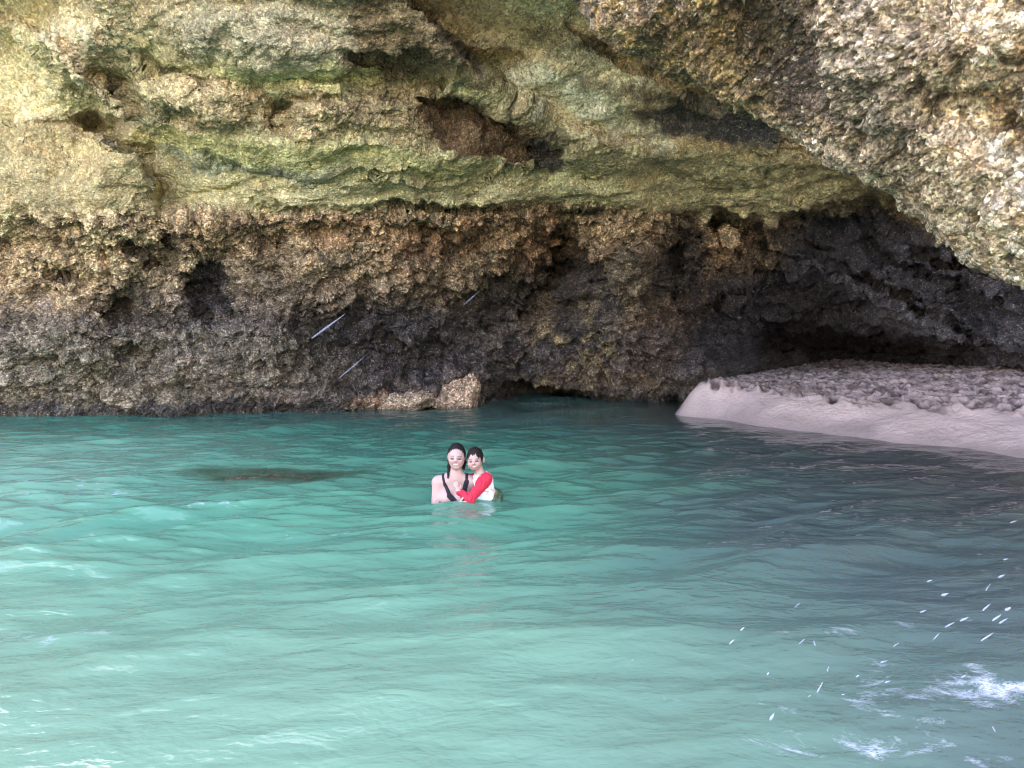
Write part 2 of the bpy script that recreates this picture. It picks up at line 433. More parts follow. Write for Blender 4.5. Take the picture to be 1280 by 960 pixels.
# vertical solution flutes on the wall
flute = np.abs(vnoise(np.stack([P[..., 0] * 2.3, P[..., 1] * 2.3, P[..., 2] * .7], -1) + .5 * lump[..., None], 71))
wallm = sstep(.8, 1.4, kk) * (1 - sstep(4.6, 5.2, kk))
disp = (.20 * soft + .26 * lump * (.25 + .75 * rough) + .19 * craggy * rough + .06 * strata * rough
        - .07 * (f1 - .5) * rough + wallm * .16 * (flute - .35))
fine = fbm(P * 17, 3, 33, .6, True)
bed = vnoise(np.stack([P[..., 0] * .5 + P[..., 2] * .9, P[..., 1] * .4, P[..., 2] * 9 - P[..., 0] * 1.1], -1) + .5 * lump[..., None], 67)
disp = disp + roofm * (.05 * np.sign(bed) * np.abs(bed) ** .5) + alcove * .06 * np.sign(bed) * np.abs(bed) ** .5 + .055 * fine * rough
P = P + N * (disp * fade)[..., None]

# ---- albedo (rock, algae, black tidal band, painted shade of hollows), laid on the surface
C = lambda *c: np.array(c, np.float32)
n1 = fbm(P * 1.3 + 11, 4, 41); n2 = fbm(P * 4 + 2, 4, 45); n3 = fbm(P * .8 + 20, 3, 47)
kj = kk + .35 * n1 + .18 * n2
def band(c, w): c, w = np.asarray(c, np.float32), np.clip(w, 0, 1)[..., None]; return c, w
col = np.zeros(P.shape, np.float32) + C(.135, .118, .132)
def over(c, w):
    global col
    col = col * (1 - np.clip(w, 0, 1)[..., None]) + np.asarray(c, np.float32) * np.clip(w, 0, 1)[..., None]
over(C(.30, .225, .165), sstep(2.2, 3.2, kj))
over(C(.52, .38, .25), sstep(3.4, 4.5, kj))
over(C(.55, .49, .30), sstep(4.85, 5.15, kj))                # olive green film
over(C(.48, .36, .23), .75 * (sstep(7.0, 7.3, kj) * (1 - sstep(7.8, 8.1, kj))))
over(C(.50, .41, .29), .8 * sstep(8.9, 9.3, kj))
# the left side is paler, with less of the black band
left = 1 - sstep(60, 700, px)
over(C(.52, .42, .29), .7 * left * sstep(2.4, 3.4, kj) * (1 - sstep(4.8, 5.2, kj)))
over(C(.32, .29, .23), .6 * (1 - sstep(100, 460, px)) * (1 - sstep(2.0, 2.8, kj)))
# blotches and painted hollow shade, placed where the photo has them: colour, strength, ellipse
PAINT = [
 (C(0.774, 0.652, 0.504), .9, 30, 90, 110, 50, 40), (C(0.780, 0.698, 0.552), .8, 95, 75, 60, 90, 40), (C(0.686, 0.582, 0.432), .7, 110, 125, 120, 60, 20),
 (C(0.635, 0.580, 0.494), .7, 340, 40, 140, 50, 10), (C(0.541, 0.542, 0.286), .8, 430, 95, 200, 16, 2), (C(0.541, 0.530, 0.260), .8, 350, 195, 260, 20, 4),
 (C(.24, .28, .22), .8, 290, 205, 130, 10, 8), (C(.26, .30, .26), .5, 380, 214, 80, 8, 0),
 (C(0.568, 0.454, 0.247), .6, 60, 190, 130, 30, 10), (C(0.150, 0.115, 0.075), .85, 500, 70, 50, 60, 40), (C(0.130, 0.100, 0.070), .7, 470, 20, 40, 40, 30),
 (C(0.170, 0.110, 0.065), .95, 600, 165, 78, 34, 22), (C(0.100, 0.075, 0.050), .8, 690, 195, 26, 30, 40), (C(0.487, 0.530, 0.429), .9, 680, 85, 120, 20, 25),
 (C(0.487, 0.530, 0.442), .8, 730, 120, 70, 18, 25), (C(0.568, 0.555, 0.351), .7, 780, 150, 130, 18, 25), (C(0.060, 0.065, 0.060), 1.0, 870, 152, 84, 28, 10),
 (C(0.100, 0.100, 0.070), .8, 700, 50, 70, 26, 20), (C(0.100, 0.110, 0.070), .7, 880, 110, 90, 16, 20), (C(0.060, 0.060, 0.055), .9, 940, 160, 40, 24, 30),
 (C(0.446, 0.441, 0.260), .9, 880, 220, 220, 28, 2), (C(0.338, 0.328, 0.195), .8, 940, 262, 130, 14, 3), (C(0.541, 0.530, 0.312), .6, 790, 215, 90, 18, 0),
 (C(.33, .21, .135), .7, 280, 290, 90, 26, 0), (C(0.365, 0.214, 0.130), .8, 560, 300, 90, 30, -15), (C(0.406, 0.240, 0.143), .7, 430, 285, 90, 20, 0),
 (C(0.352, 0.189, 0.111), .8, 690, 310, 60, 40, 20), (C(0.297, 0.177, 0.130), .8, 880, 375, 50, 30, -10), (C(0.379, 0.240, 0.143), .7, 900, 315, 50, 16, 0),
 (C(.62, .58, .36), .8, 860, 232, 230, 24, 2), (C(.56, .50, .32), .7, 780, 205, 120, 22, 10), (C(.60, .55, .36), .5, 350, 250, 300, 14, 1),
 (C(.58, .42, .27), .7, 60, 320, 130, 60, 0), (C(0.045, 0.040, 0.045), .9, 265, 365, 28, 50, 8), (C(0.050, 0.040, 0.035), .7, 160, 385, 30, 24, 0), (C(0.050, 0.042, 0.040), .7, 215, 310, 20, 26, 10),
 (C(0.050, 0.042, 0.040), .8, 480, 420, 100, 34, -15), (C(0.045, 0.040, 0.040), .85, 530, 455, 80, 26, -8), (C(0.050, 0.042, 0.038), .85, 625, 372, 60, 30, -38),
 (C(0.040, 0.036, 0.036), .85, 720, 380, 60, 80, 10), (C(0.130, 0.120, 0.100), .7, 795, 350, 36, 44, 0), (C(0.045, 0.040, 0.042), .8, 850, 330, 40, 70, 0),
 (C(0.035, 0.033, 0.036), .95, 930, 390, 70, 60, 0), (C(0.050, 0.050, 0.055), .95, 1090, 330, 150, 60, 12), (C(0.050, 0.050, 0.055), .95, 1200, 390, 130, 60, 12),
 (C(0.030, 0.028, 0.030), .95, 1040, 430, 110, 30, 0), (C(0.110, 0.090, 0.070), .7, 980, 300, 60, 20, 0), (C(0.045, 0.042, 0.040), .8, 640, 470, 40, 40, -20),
 (C(0.050, 0.045, 0.040), .6, 420, 510, 160, 12, 0), (C(0.045, 0.040, 0.040), .8, 200, 514, 300, 9, 0), (C(0.160, 0.150, 0.120), .5, 80, 450, 120, 50, 0),
 (C(0.150, 0.135, 0.110), .5, 350, 450, 90, 40, 0), (C(0.060, 0.055, 0.055), .5, 330, 370, 60, 40, 0), (C(0.180, 0.150, 0.120), .8, 760, 480, 90, 12, 0),
 (C(0.541, 0.378, 0.312), .85, 470, 500, 44, 10, -15),
]
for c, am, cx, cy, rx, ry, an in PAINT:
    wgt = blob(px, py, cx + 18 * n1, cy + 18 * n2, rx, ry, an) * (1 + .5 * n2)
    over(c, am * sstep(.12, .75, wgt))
POLY = [
 (C(.80, .73, .48), .9, [(-90, -10), (20, 30), (75, 75), (165, 150), (90, 148), (-90, 140)], 9), (C(.60, .49, .32), .55, [(70, 60), (190, 95), (330, 150), (160, 152), (100, 120)], 12),
 (C(.36, .29, .17), .75, [(-90, 150), (95, 152), (180, 196), (200, 265), (60, 262), (-90, 262)], 8),
 (C(.52, .47, .36), .5, [(250, -20), (420, -20), (440, 70), (360, 85), (250, 60)], 20),
 (C(.22, .16, .10), .85, [(440, -20), (500, -10), (560, 42), (602, 78), (610, 105), (530, 100), (480, 92), (440, 60)], 9),
 (C(.82, .76, .55), .95, [(505, -20), (720, -20), (780, 70), (880, 115), (950, 150), (850, 185), (740, 178), (690, 170), (632, 112), (605, 78)], 7),
 (C(.74, .80, .66), .9, [(600, 72), (680, 80), (770, 128), (850, 175), (830, 190), (740, 150), (650, 112)], 9), (C(.10, .10, .07), .75, [(640, 40), (700, 32), (770, 58), (765, 72), (690, 70)], 9),
 (C(.10, .10, .075), .7, [(700, 92), (760, 96), (900, 128), (880, 136), (760, 118)], 8), (C(.055, .06, .055), .95, [(790, 136), (860, 122), (930, 138), (985, 165), (960, 188), (880, 178), (815, 165)], 8),
 (C(.19, .115, .065), .95, [(525, 122), (605, 124), (655, 152), (690, 198), (640, 204), (585, 196), (548, 160)], 5), (C(.055, .04, .03), .9, [(662, 176), (690, 172), (708, 205), (700, 222), (672, 206)], 4),
 (C(.055, .055, .065), .92, [(850, 470), (880, 400), (960, 345), (1010, 285), (1100, 265), (1290, 330), (1290, 470)], 14), (C(.02, .018, .02), .9, [(610, 490), (640, 487), (700, 496), (845, 499), (848, 514), (612, 510)], 4), (C(.03, .027, .03), .9, [(930, 452), (970, 418), (1010, 402), (1075, 408), (1120, 430), (1180, 455)], 6),  # undercut shadow at the wall foot and tunnel-mouth shade painted black
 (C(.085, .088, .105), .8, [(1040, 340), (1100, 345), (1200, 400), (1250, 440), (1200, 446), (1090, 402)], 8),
]
for c, am, pts, sf in POLY:
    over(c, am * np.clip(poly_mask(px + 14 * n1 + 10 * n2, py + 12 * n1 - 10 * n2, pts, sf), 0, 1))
# pale barnacle crusts and salt patches low on the boulder in the middle
f1c, f2c, rvc = worley(P * 2.2 + 3 * 0, 80)
crust = blob(px, py, 710, 450, 55, 70, 0) * sstep(.15, .45, n2 + .25 * n1 + .05)
over(C(.34, .29, .20), .9 * crust)
over(C(.44, .36, .27), blob(px, py, 681, 408, 9, 9, -30) * 1.3); over(C(.42, .36, .24), blob(px, py, 696, 425, 6, 6, 0) * 1.3)
over(col * C(.86, .95, 1.2), sstep(.13, .06, col.mean(-1)))
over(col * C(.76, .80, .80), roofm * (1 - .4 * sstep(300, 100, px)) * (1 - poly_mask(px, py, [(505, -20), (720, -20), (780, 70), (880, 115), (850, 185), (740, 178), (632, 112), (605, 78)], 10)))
over(C(.05, .042, .036), .8 * sstep(.3, .8, crackm))  # thin ledge shadows painted dark along the cracks
over(C(.03, .03, .028), .75 * sstep(.24, .05, P[..., 2] + .10 * n2 + .05 * n1) * sstep(870, 850, px))
over(C(.09, .10, .055), .5 * sstep(.2, .5, n1 + .5 * n2) * sstep(1.5, .3, P[..., 2]) * sstep(.15, .35, P[..., 2]) * sstep(520, 200, px))
# crease shade painted in by darkening, knobs lightened against it
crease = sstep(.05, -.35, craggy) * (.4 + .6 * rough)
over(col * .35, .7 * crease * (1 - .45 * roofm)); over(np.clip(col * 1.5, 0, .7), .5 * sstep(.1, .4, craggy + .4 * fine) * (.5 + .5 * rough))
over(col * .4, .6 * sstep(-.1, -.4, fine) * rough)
wet = np.clip((1 - sstep(1.3, 3.2, kj)) * .9 + .25 * under + .3 * sstep(850, 950, px) * (1 - sstep(4.5, 5.2, kj)), 0, 1)
colA = np.concatenate([np.clip(col, .012, .8), wet[..., None]], -1)
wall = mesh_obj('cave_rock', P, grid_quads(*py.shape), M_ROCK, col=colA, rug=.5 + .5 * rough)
tag(wall, 'rough sea cave wall and roof with green algae bands and dark tide line', kind='structure')

# ------------------------------------------------------------------ near overhang, upper right
EDGE = [(640, -90), (715, 0), (742, 38), (775, 66), (830, 88), (900, 128), (945, 140), (985, 168), (1020, 198), (1060, 218), (1110, 240), (1140, 262),
        (1175, 285), (1220, 318), (1260, 345), (1300, 372), (1400, 440), (1560, 520)]
ed = np.array(EDGE, float)
el = np.r_[0, np.cumsum(np.hypot(*np.diff(ed, axis=0).T))]
ss = np.arange(0, el[-1], 1.5)
ex = np.interp(ss, el, ed[:, 0]); ey = np.interp(ss, el, ed[:, 1])
ex += 4 * fbm(np.stack([ss / 30, ss * 0, ss * 0], -1), 4, 3); ey += 6 * fbm(np.stack([ss / 30, ss * 0 + 9, ss * 0], -1), 4, 5)
eD = np.interp(ss, el[[0, 1, 7, 14, 17]], [6.4, 6.2, 5.6, 4.7, 3.6])
# across: a < 0 goes behind the edge, a > 0 over the visible face towards the camera
na, nb = 44, 330
off = np.r_[np.linspace(-1, 0, na, endpoint=False), np.linspace(0, 1, nb)]
dirx, diry = .62, -.78                       # towards upper right in the photo
reach = 620.0
OX, OY, OD = [], [], []
for a in off:
    if a < 0:                                # back side: recedes up to the roof behind
        t = -a
        OX.append(ex + 150 * t * t * 1.0); OY.append(ey - 190 * t * t); OD.append(eD + 2.6 * t ** .8)
    else:
        OX.append(ex + dirx * reach * a); OY.append(ey + diry * reach * a)
        OD.append(eD - 1.9 * (1 - (1 - a) ** 2.2) * (eD / 5.5) - .35 * (1 - np.exp(-a * 30)))
OX, OY, OD = np.array(OX), np.array(OY), np.array(OD)
av = off[:, None] + 0 * OX
for cx, cy, rx, ry, an, am in [(965, 40, 40, 90, -25, .30), (900, 60, 80, 40, 30, .12), (1060, 60, 60, 120, -20, -.22), (1190, 60, 60, 60, 0, -.22), (1245, 150, 70, 24, 20, .2),
                               (1160, 170, 40, 14, 15, -.1), (1200, 215, 80, 40, 30, -.22), (800, 40, 60, 30, 30, -.15), (1110, 200, 60, 26, 40, .12), (1250, 290, 40, 30, 40, -.15)]:
    OD = OD + am * blob(OX, OY, cx, cy, rx, ry, an)
Q = pix(OX, OY, OD).astype(np.float32)
QN = grid_normals(Q); fl = np.sign((QN * (np.array([0, 0, CAM_H]) - Q)).sum(-1, keepdims=True)); QN = np.where(av[..., None] >= 0, QN * fl, -QN * np.sign(np.median(-fl[na:])))
ql = fbm(Q * 1.6, 4, 101, .55, True); qc = fbm(Q * 6, 4, 103, .6, True); qf = fbm(Q * 24, 3, 105, .6, True)
w1, w2, wr = worley(Q * 17 + .9 * qc[..., None] + .3 * qf[..., None], 107); w3, w4, ws = worley(Q * 40 + .5 * qf[..., None], 111)
peb = sstep(0, .5, w2 - w1); pebs = sstep(0, .5, w4 - w3)
Q = Q + QN * ((1 - .55 * np.exp(-np.abs(av) * 26))[..., None]) * (.14 * ql + .062 * qc + .022 * qf + .016 * (peb * (.35 + wr) - .4) + .010 * (pebs * (.3 + ws) - .4))[..., None]
m1 = fbm(Q * 1.9 + 3, 4, 121); m2 = fbm(Q * 6 + 1, 4, 123)
col = np.zeros(Q.shape, np.float32) + C(0.406, 0.296, 0.189)
over(C(0.514, 0.429, 0.338), sstep(-.1, .3, m1)); over(C(0.170, 0.130, 0.085), .8 * sstep(.1, .45, -m1 + .3 * m2))
for c, am, cx, cy, rx, ry, an in [
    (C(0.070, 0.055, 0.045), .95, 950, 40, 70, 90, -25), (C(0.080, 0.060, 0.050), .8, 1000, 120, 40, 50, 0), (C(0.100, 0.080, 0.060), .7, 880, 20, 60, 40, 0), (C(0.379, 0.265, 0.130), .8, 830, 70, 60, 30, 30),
    (C(0.460, 0.340, 0.169), .8, 880, 110, 80, 20, 30), (C(0.446, 0.391, 0.351), .8, 1090, 90, 60, 120, -10), (C(0.774, 0.547, 0.432), .95, 1235, 70, 40, 40, 10), (C(0.749, 0.535, 0.360), .9, 1220, 30, 30, 30, 0),
    (C(0.780, 0.559, 0.432), .95, 1190, 180, 36, 20, 20), (C(0.774, 0.582, 0.432), .9, 1200, 222, 60, 26, 30), (C(0.624, 0.512, 0.360), .8, 1240, 280, 60, 60, 40), (C(0.150, 0.120, 0.100), .8, 1260, 30, 24, 40, 0),
    (C(0.568, 0.416, 0.234), .7, 1250, 210, 40, 40, 0), (C(0.160, 0.120, 0.090), .7, 1270, 165, 40, 14, 0), (C(0.780, 0.722, 0.624), .9, 742, 40, 16, 30, -35), (C(0.686, 0.582, 0.456), .7, 1130, 260, 120, 20, 38), (C(0.624, 0.535, 0.432), .6, 1000, 190, 90, 14, 38)]:
    wgt = blob(OX, OY, cx + 22 * m1, cy + 22 * m2, rx, ry, an) * (1 + .6 * m2)
    over(c, am * sstep(.12, .7, wgt))
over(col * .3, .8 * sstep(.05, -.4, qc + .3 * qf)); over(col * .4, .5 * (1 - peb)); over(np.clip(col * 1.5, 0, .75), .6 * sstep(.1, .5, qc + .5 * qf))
over(C(.80, .70, .56), .9 * sstep(1060, 1240, OX + 70 * m1) * sstep(-.35, .1, m2 + .4 * m1)); over(C(.13, .095, .06), .65 * sstep(1080, 900, OX + 60 * m1 + .5 * OY)); over(C(.40, .28, .12), .6 * sstep(1000, 850, OX + 40 * m1) * sstep(.1, .4, m2 + .15)); over(np.clip(col * 1.6, 0, .8), .7 * sstep(.74, .86, wr)); over(C(0.780, 0.750, 0.696), .75 * sstep(.93, .96, ws) * sstep(.3, .7, pebs)); over(col * .6, .8 * sstep(.3, .12, wr))  # cream rock at right, its colour raised to look sunlit
qA = np.concatenate([np.clip(col, .012, .8), np.zeros(OX.shape + (1,))], -1)
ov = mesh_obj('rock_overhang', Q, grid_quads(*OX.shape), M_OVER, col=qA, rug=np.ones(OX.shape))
tag(ov, 'pale shelly rock overhang hanging close at upper right', kind='structure')

# ------------------------------------------------------------------ sea
shore = np.array([ground(a, b)[:2] for a, b in [(866, 487), (858, 500), (846, 519), (900, 524), (945, 532), (1010, 540), (1100, 550), (1190, 559), (1280, 571), (1500, 600), (1900, 660)]])
def d_shore(x, y):
    b = np.full(x.shape, 1e9); sg = np.ones(x.shape)
    for (x0, y0), (x1, y1) in zip(shore[:-1], shore[1:]):
        dx, dy = x1 - x0, y1 - y0
        tt = np.clip(((x - x0) * dx + (y - y0) * dy) / (dx * dx + dy * dy), 0, 1)
        d = np.hypot(x - x0 - tt * dx, y - y0 - tt * dy); s = np.sign((y - y0) * dx - (x - x0) * dy)
        sg = np.where(d < b, s, sg); b = np.minimum(b, d)
    return b * sg
def wave_field(n, L, seed):
    g = np.random.default_rng(seed)
    k1 = np.fft.fftfreq(n, L / n) * 2 * np.pi
    kxg, kyg = np.meshgrid(k1, k1, indexing='ij'); k = np.hypot(kxg, kyg); k[0, 0] = 1
    th = np.arctan2(kyg, kxg)
    def lobe(a, p): return np.abs(np.cos((th - a) / 1.0)) ** p
    lam = 2 * np.pi / k
    amp = k ** -1.5 * np.exp(-(lam / 3.0) ** 4) * np.exp(-(.07 / lam) ** 2)
    amp *= .06 + .85 * lobe(R(100), 10) + .3 * lobe(R(66), 10) * (lam > .25) + 1.5 * lobe(R(132), 18) * (lam > .5)
    amp[0, 0] = 0
    H = amp * np.exp(2j * np.pi * g.random((n, n)))
    h = np.fft.ifft2(H).real
    sc = 1 / h.std()
    hx = np.fft.ifft2(-1j * H * kxg / k).real * sc; hy = np.fft.ifft2(-1j * H * kyg / k).real * sc
    return h * sc, hx, hy
NW, LW = 1024, 26.0
hz, hxx, hyy = wave_field(NW, LW, 5)
WAMP = .026
gx = -LW / 2 + np.arange(NW) * LW / NW; gy = -2.0 + np.arange(NW) * LW / NW
nyk = int(20.5 / LW * NW)
X, Y = np.meshgrid(gx, gy[:nyk], indexing='ij')
Z = hz[:, :nyk]; CX = hxx[:, :nyk]; CY = hyy[:, :nyk]
e = np.minimum.reduce([X - gx[0], gx[-1] - X, Y - gy[0], gy[nyk - 1] - Y]); ef = sstep(0, 1.2, e)
lfn = fbm(np.stack([X * .35, Y * .35, X * 0], -1), 3, 201)
calm = (.55 + .45 * sstep(14, 9, Y)) * (1 + .35 * lfn) * ef * (.62 + .38 * sstep(2.6, 5.2, Y)) * (.12 + .88 * sstep(.1, -1.6, d_shore(X, Y)))
# calmer by the beach
swell = .013 * np.sin(2 * np.pi * ((X * math.cos(R(132)) + Y * math.sin(R(132))) / .95 + .35 * lfn)) * sstep(-1.6, .6, X) * sstep(7, 5, Y) * ef * (.6 + .6 * lfn)
W = np.stack([X - .7 * WAMP * CX * calm, Y - .7 * WAMP * CY * calm, WAMP * Z * calm + swell], -1)
# water colour: sand and depth (turbidity) with painted shade right and light left, plus foam in the fourth channel
t1 = fbm(np.stack([X * .5, Y * .7, X * 0 + 3], -1), 4, 211); t2 = fbm(np.stack([X * 2, Y * 3, X * 0 + 7], -1), 4, 215)
deep = sstep(6.5, 11.5, Y + .8 * t1)
right = sstep(-.5, 2.2, X - .12 * (Y - 3) + .8 * t1)
col = np.zeros(W.shape, np.float32) + C(.062, .285, .19)
over(C(.165, .315, .218), .8 * sstep(6.0, 2.6, Y + .5 * t1))
over(C(.032, .20, .152), deep * .9)
over(C(.08, .118, .12), .9 * right)  # silty grey water, with shade under the overhang painted in
over(C(.06, .125, .12), .8 * sstep(9.5, 12.5, Y + .35 * X))
over(C(.09, .10, .105), .8 * sstep(2.2, 4.8, X + .2 * t1) * sstep(4.5, 7, Y))
over(C(.36, .41, .33), np.maximum(sstep(2.3, 1.0, Y), sstep(.3, 2.0, -X - .74 * Y)))      # out-of-view water made pale as an added reflector, bouncing sun inside
over(C(.16, .40, .29), .75 * sstep(-2.2, -5.2, X + .5 * t1) * sstep(12, 8, Y))  # glow of the left opening painted into the water colour
gsub = ground(345, 592)
over(C(.035, .075, .045), .92 * sstep(.12, .7, np.exp(-((X - gsub[0] + .25 * t2) / .95) ** 2 - ((Y - gsub[1] + .18 * t1 + .1 * t2) / .42) ** 2) + .12 * t2))
foam = np.zeros(X.shape)
def foam_at(p_, q_, rx, ry, am):
    global foam
    g = ground(p_, q_)
    foam = np.maximum(foam, am * np.exp(-((X - g[0]) / rx) ** 2 - ((Y - g[1]) / ry) ** 2))
for a_ in [(60, 610, 1.6, .9, .42), (250, 640, 1.3, .5, .4), (120, 560, 1.6, .8, .38), (280, 625, .6, .3, .42), (90, 790, .5, .25, .45), (370, 780, .5, .2, .3), (700, 640, .6, .2, .3), (470, 670, 1.2, .3, .4), (390, 840, .35, .08, .35), (880, 690, .5, .2, .3),
           (1258, 850, .22, .26, .68), (1150, 870, .6, .3, .56), (1000, 880, .7, .35, .46), (1190, 935, .5, .2, .58), (1060, 930, .5, .2, .54), (1230, 780, .6, .35, .5), (1120, 800, .7, .35, .42),
           (1060, 545, .8, .12, .55), (1130, 560, .9, .15, .6), (1240, 575, .6, .15, .6)]:
    foam_at(*a_)
foam = np.clip(foam * (1 + .8 * t2), 0, 1)

t = NT('sea_surface'); co = t.coord()
at = t.n('ShaderNodeAttribute', attribute_name='col')
mp = t.n('ShaderNodeMapping'); mp.inputs['Scale'].default_value = (1, 1.9, 1); mp.inputs['Rotation'].default_value = (0, 0, R(-14)); t.l(co, mp.inputs[0])
r1 = t.noise(3.4, 3, .5, mp.outputs[0], .5); r2 = t.noise(17, 3, .5, mp.outputs[0], .4)
hgt = t.math('ADD', t.math('MULTIPLY', r1, .8), t.math('MULTIPLY', r2, .2))
bp = t.n('ShaderNodeBump', _Strength=.6, _Distance=.04); t.l(hgt, bp.inputs['Height'])
df = t.n('ShaderNodeBsdfDiffuse'); t.l(at.outputs['Color'], df.inputs[0]); t.l(bp.outputs[0], df.inputs['Normal'])
tr = t.n('ShaderNodeBsdfTransparent'); t.l(t.mix('MIX', .5, at.outputs['Color'], (.75, 1, .93)), tr.inputs[0])
body = t.n('ShaderNodeMixShader'); body.inputs[0].default_value = .30; t.l(df.outputs[0], body.inputs[1]); t.l(tr.outputs[0], body.inputs[2])
gl = t.n('ShaderNodeBsdfGlossy', _Roughness=.04); gl.inputs[0].default_value = (1, 1, 1, 1); t.l(bp.outputs[0], gl.inputs['Normal'])
fr = t.n('ShaderNodeFresnel', _IOR=1.33); t.l(bp.outputs[0], fr.inputs['Normal'])
srf = t.n('ShaderNodeMixShader'); t.l(fr.outputs[0], srf.inputs[0]); t.l(body.outputs[0], srf.inputs[1]); t.l(gl.outputs[0], srf.inputs[2])
dm = t.n('ShaderNodeMapping'); dm.inputs['Scale'].default_value = (1, 1.7, 1); dm.inputs['Rotation'].default_value = (0, 0, R(-16)); t.l(co, dm.inputs[0])
dn = t.n('ShaderNodeTexNoise', _Scale=5.0, _Detail=5); t.l(dm.outputs[0], dn.inputs['Vector'])
dv = t.n('ShaderNodeVectorMath', operation='MULTIPLY_ADD'); t.l(dn.outputs['Color'], dv.inputs[0]); dv.inputs[1].default_value = (.4, .4, .4); t.l(dm.outputs[0], dv.inputs[2])
def lace(sc_, w_):
    v_ = t.n('ShaderNodeTexVoronoi', feature='DISTANCE_TO_EDGE', _Scale=sc_); t.l(dv.outputs[0], v_.inputs['Vector'])
    return t.ramp(v_.outputs['Distance'], [(0, 1.0), (w_, 0.0)])
ln = t.math('MAXIMUM', lace(11, .16), t.math('MULTIPLY', lace(34, .22), .9))
fn = t.noise(3.6, 7, .72, dm.outputs[0], .6)
thr = t.math('SUBTRACT', t.math('ADD', t.math('MULTIPLY', at.outputs['Alpha'], .42), fn), .74)
fmc = t.n('ShaderNodeClamp'); t.l(t.math('MULTIPLY', thr, 5.0), fmc.inputs[0])
core = t.n('ShaderNodeClamp'); t.l(t.math('MULTIPLY', t.math('SUBTRACT', thr, .10), 5.0), core.inputs[0])
fmm = t.math('MULTIPLY', fmc.outputs[0], t.math('MAXIMUM', ln, t.math('MULTIPLY', core.outputs[0], .8)))
fmm = t.math('MULTIPLY', fmm, t.ramp(at.outputs['Alpha'], [(.03, 0.0), (.4, .85)]))
fd = t.n('ShaderNodeBsdfDiffuse'); fd.inputs[0].default_value = (.55, .60, .68, 1)
fx = t.n('ShaderNodeMixShader'); t.l(fmm, fx.inputs[0]); t.l(srf.outputs[0], fx.inputs[1]); t.l(fd.outputs[0], fx.inputs[2])
t.l(fx.outputs[0], t.out.inputs[0])
M_SEA = t.m
# outer calm sheet joined to the waving part, out to the horizon
nx, ny = X.shape
verts = W.reshape(-1, 3); vcol = np.concatenate([col, foam[..., None]], -1).reshape(-1, 4)
i = np.arange(nx * ny).reshape(nx, ny)
ring = np.concatenate([i[:, 0], i[-1, 1:], i[-2::-1, -1], i[0, -2:0:-1]])
rp = verts[ring]; ctr = np.array([0, 8, 0])
nv = len(verts); outs = []; q2 = []; prev = ring
for rad in (6., 60., 1500.):
    d = rp - ctr; d[:, 2] = 0; d /= np.linalg.norm(d, axis=1, keepdims=True)
    o_ = rp + d * rad; o_[:, 2] = 0; outs.append(o_)
    cur = nv + np.arange(len(ring)); nv += len(ring)
    q2.append(np.stack([prev, np.roll(prev, -1), np.roll(cur, -1), cur], -1)); prev = cur
verts = np.concatenate([verts] + outs)
vcol = np.concatenate([vcol, np.tile(np.array([.34, .40, .31, 0], np.float32), (3 * len(ring), 1))])  # outer sheet also kept pale, an added bounce of sun onto the roof
sea = mesh_obj('sea_water', verts, np.concatenate([np.stack([i[:-1, :-1], i[1:, :-1], i[1:, 1:], i[:-1, 1:]], -1).reshape(-1, 4)] + q2), M_SEA, col=vcol)
tag(sea, 'rippled turquoise sea water filling the cave', kind='structure')

# ------------------------------------------------------------------ sea bed
t = NT('wet_sand_bed'); co = t.coord(); nz_ = t.noise(1.2, 6, .6, co); n9 = t.noise(30, 3, .6, co)
p = t.n('ShaderNodeBsdfPrincipled', _Roughness=.9)
t.l(t.mix('MULTIPLY', .4, t.ramp(nz_, [(.3, (.36, .30, .22)), (.7, (.50, .43, .33))]), t.ramp(n9, [(.3, .7), (.7, 1.2)])), p.inputs['Base Color'])
t.l(p.outputs[0], t.out.inputs[0]); M_BED = t.m
bx = np.r_[-1500, -200, -60, np.linspace(-16, 16, 90), 60, 200, 1500]; by = np.r_[-1500, -200, -40, np.linspace(-6, 22, 80), 60, 200, 1500]
BX, BY = np.meshgrid(bx, by)
BZ = -1.25 + .1 * fbm(np.stack([BX * .5, BY * .5, BX * 0], -1), 4, 301) - .5 * sstep(8, 13, BY) + .9 * sstep(1.0, 4.5, BX) * sstep(30, 16, BX)
mesh_obj('seabed', np.stack([BX, BY, BZ], -1), grid_quads(*BX.shape), M_BED)
tag(bpy.data.objects['seabed'], 'sandy sea bed under the turquoise water', kind='structure')

# ------------------------------------------------------------------ beach
sx = np.arange(1.6, 13.0, .022); sy = np.arange(5.0, 24.0, .03)
SX, SY = np.meshgrid(sx, sy)
ds = d_shore(SX, SY) + (.02 + .10 * sstep(3.5, 5, SX)) * fbm(np.stack([SX * 1.3, SY * 1.3, SX * 0], -1), 3, 401)
G = np.stack([SX, SY, SX * 0], -1)
crest = np.interp(SX, [3.0, 3.6, 4.6, 5.4, 6.6, 9], [.70, .62, .44, .40, .40, .38])
cw = np.interp(SX, [3.0, 3.6, 4.6, 5.4, 6.6, 9], [.28, .5, .8, 1.0, 1.2, 1.3])
prof = np.where(ds < 0, ds * .35, crest * np.minimum(ds / cw, 1) ** .9)
SZ = prof + .065 * np.maximum(ds - cw, 0)
SZ = blur(SZ, 2.5)
rill = fbm(np.stack([SX * 3, SY * 3, SX * 0], -1), 4, 405)
SZ += .02 * rill * sstep(.05, .4, ds) + .012 * fbm(G * 9, 3, 409) * sstep(0, .3, ds)
top = sstep(cw * .78, cw * 1.12, ds + .18 * rill)
g1, g2, gr = worley(np.stack([SX * 4.4, SY * 3.2, SX * 0], -1) + .25 * rill[..., None], 411)
h1, h2, hr = worley(np.stack([SX * 8.5, SY * 5.5, SX * 0 + .5], -1), 415)
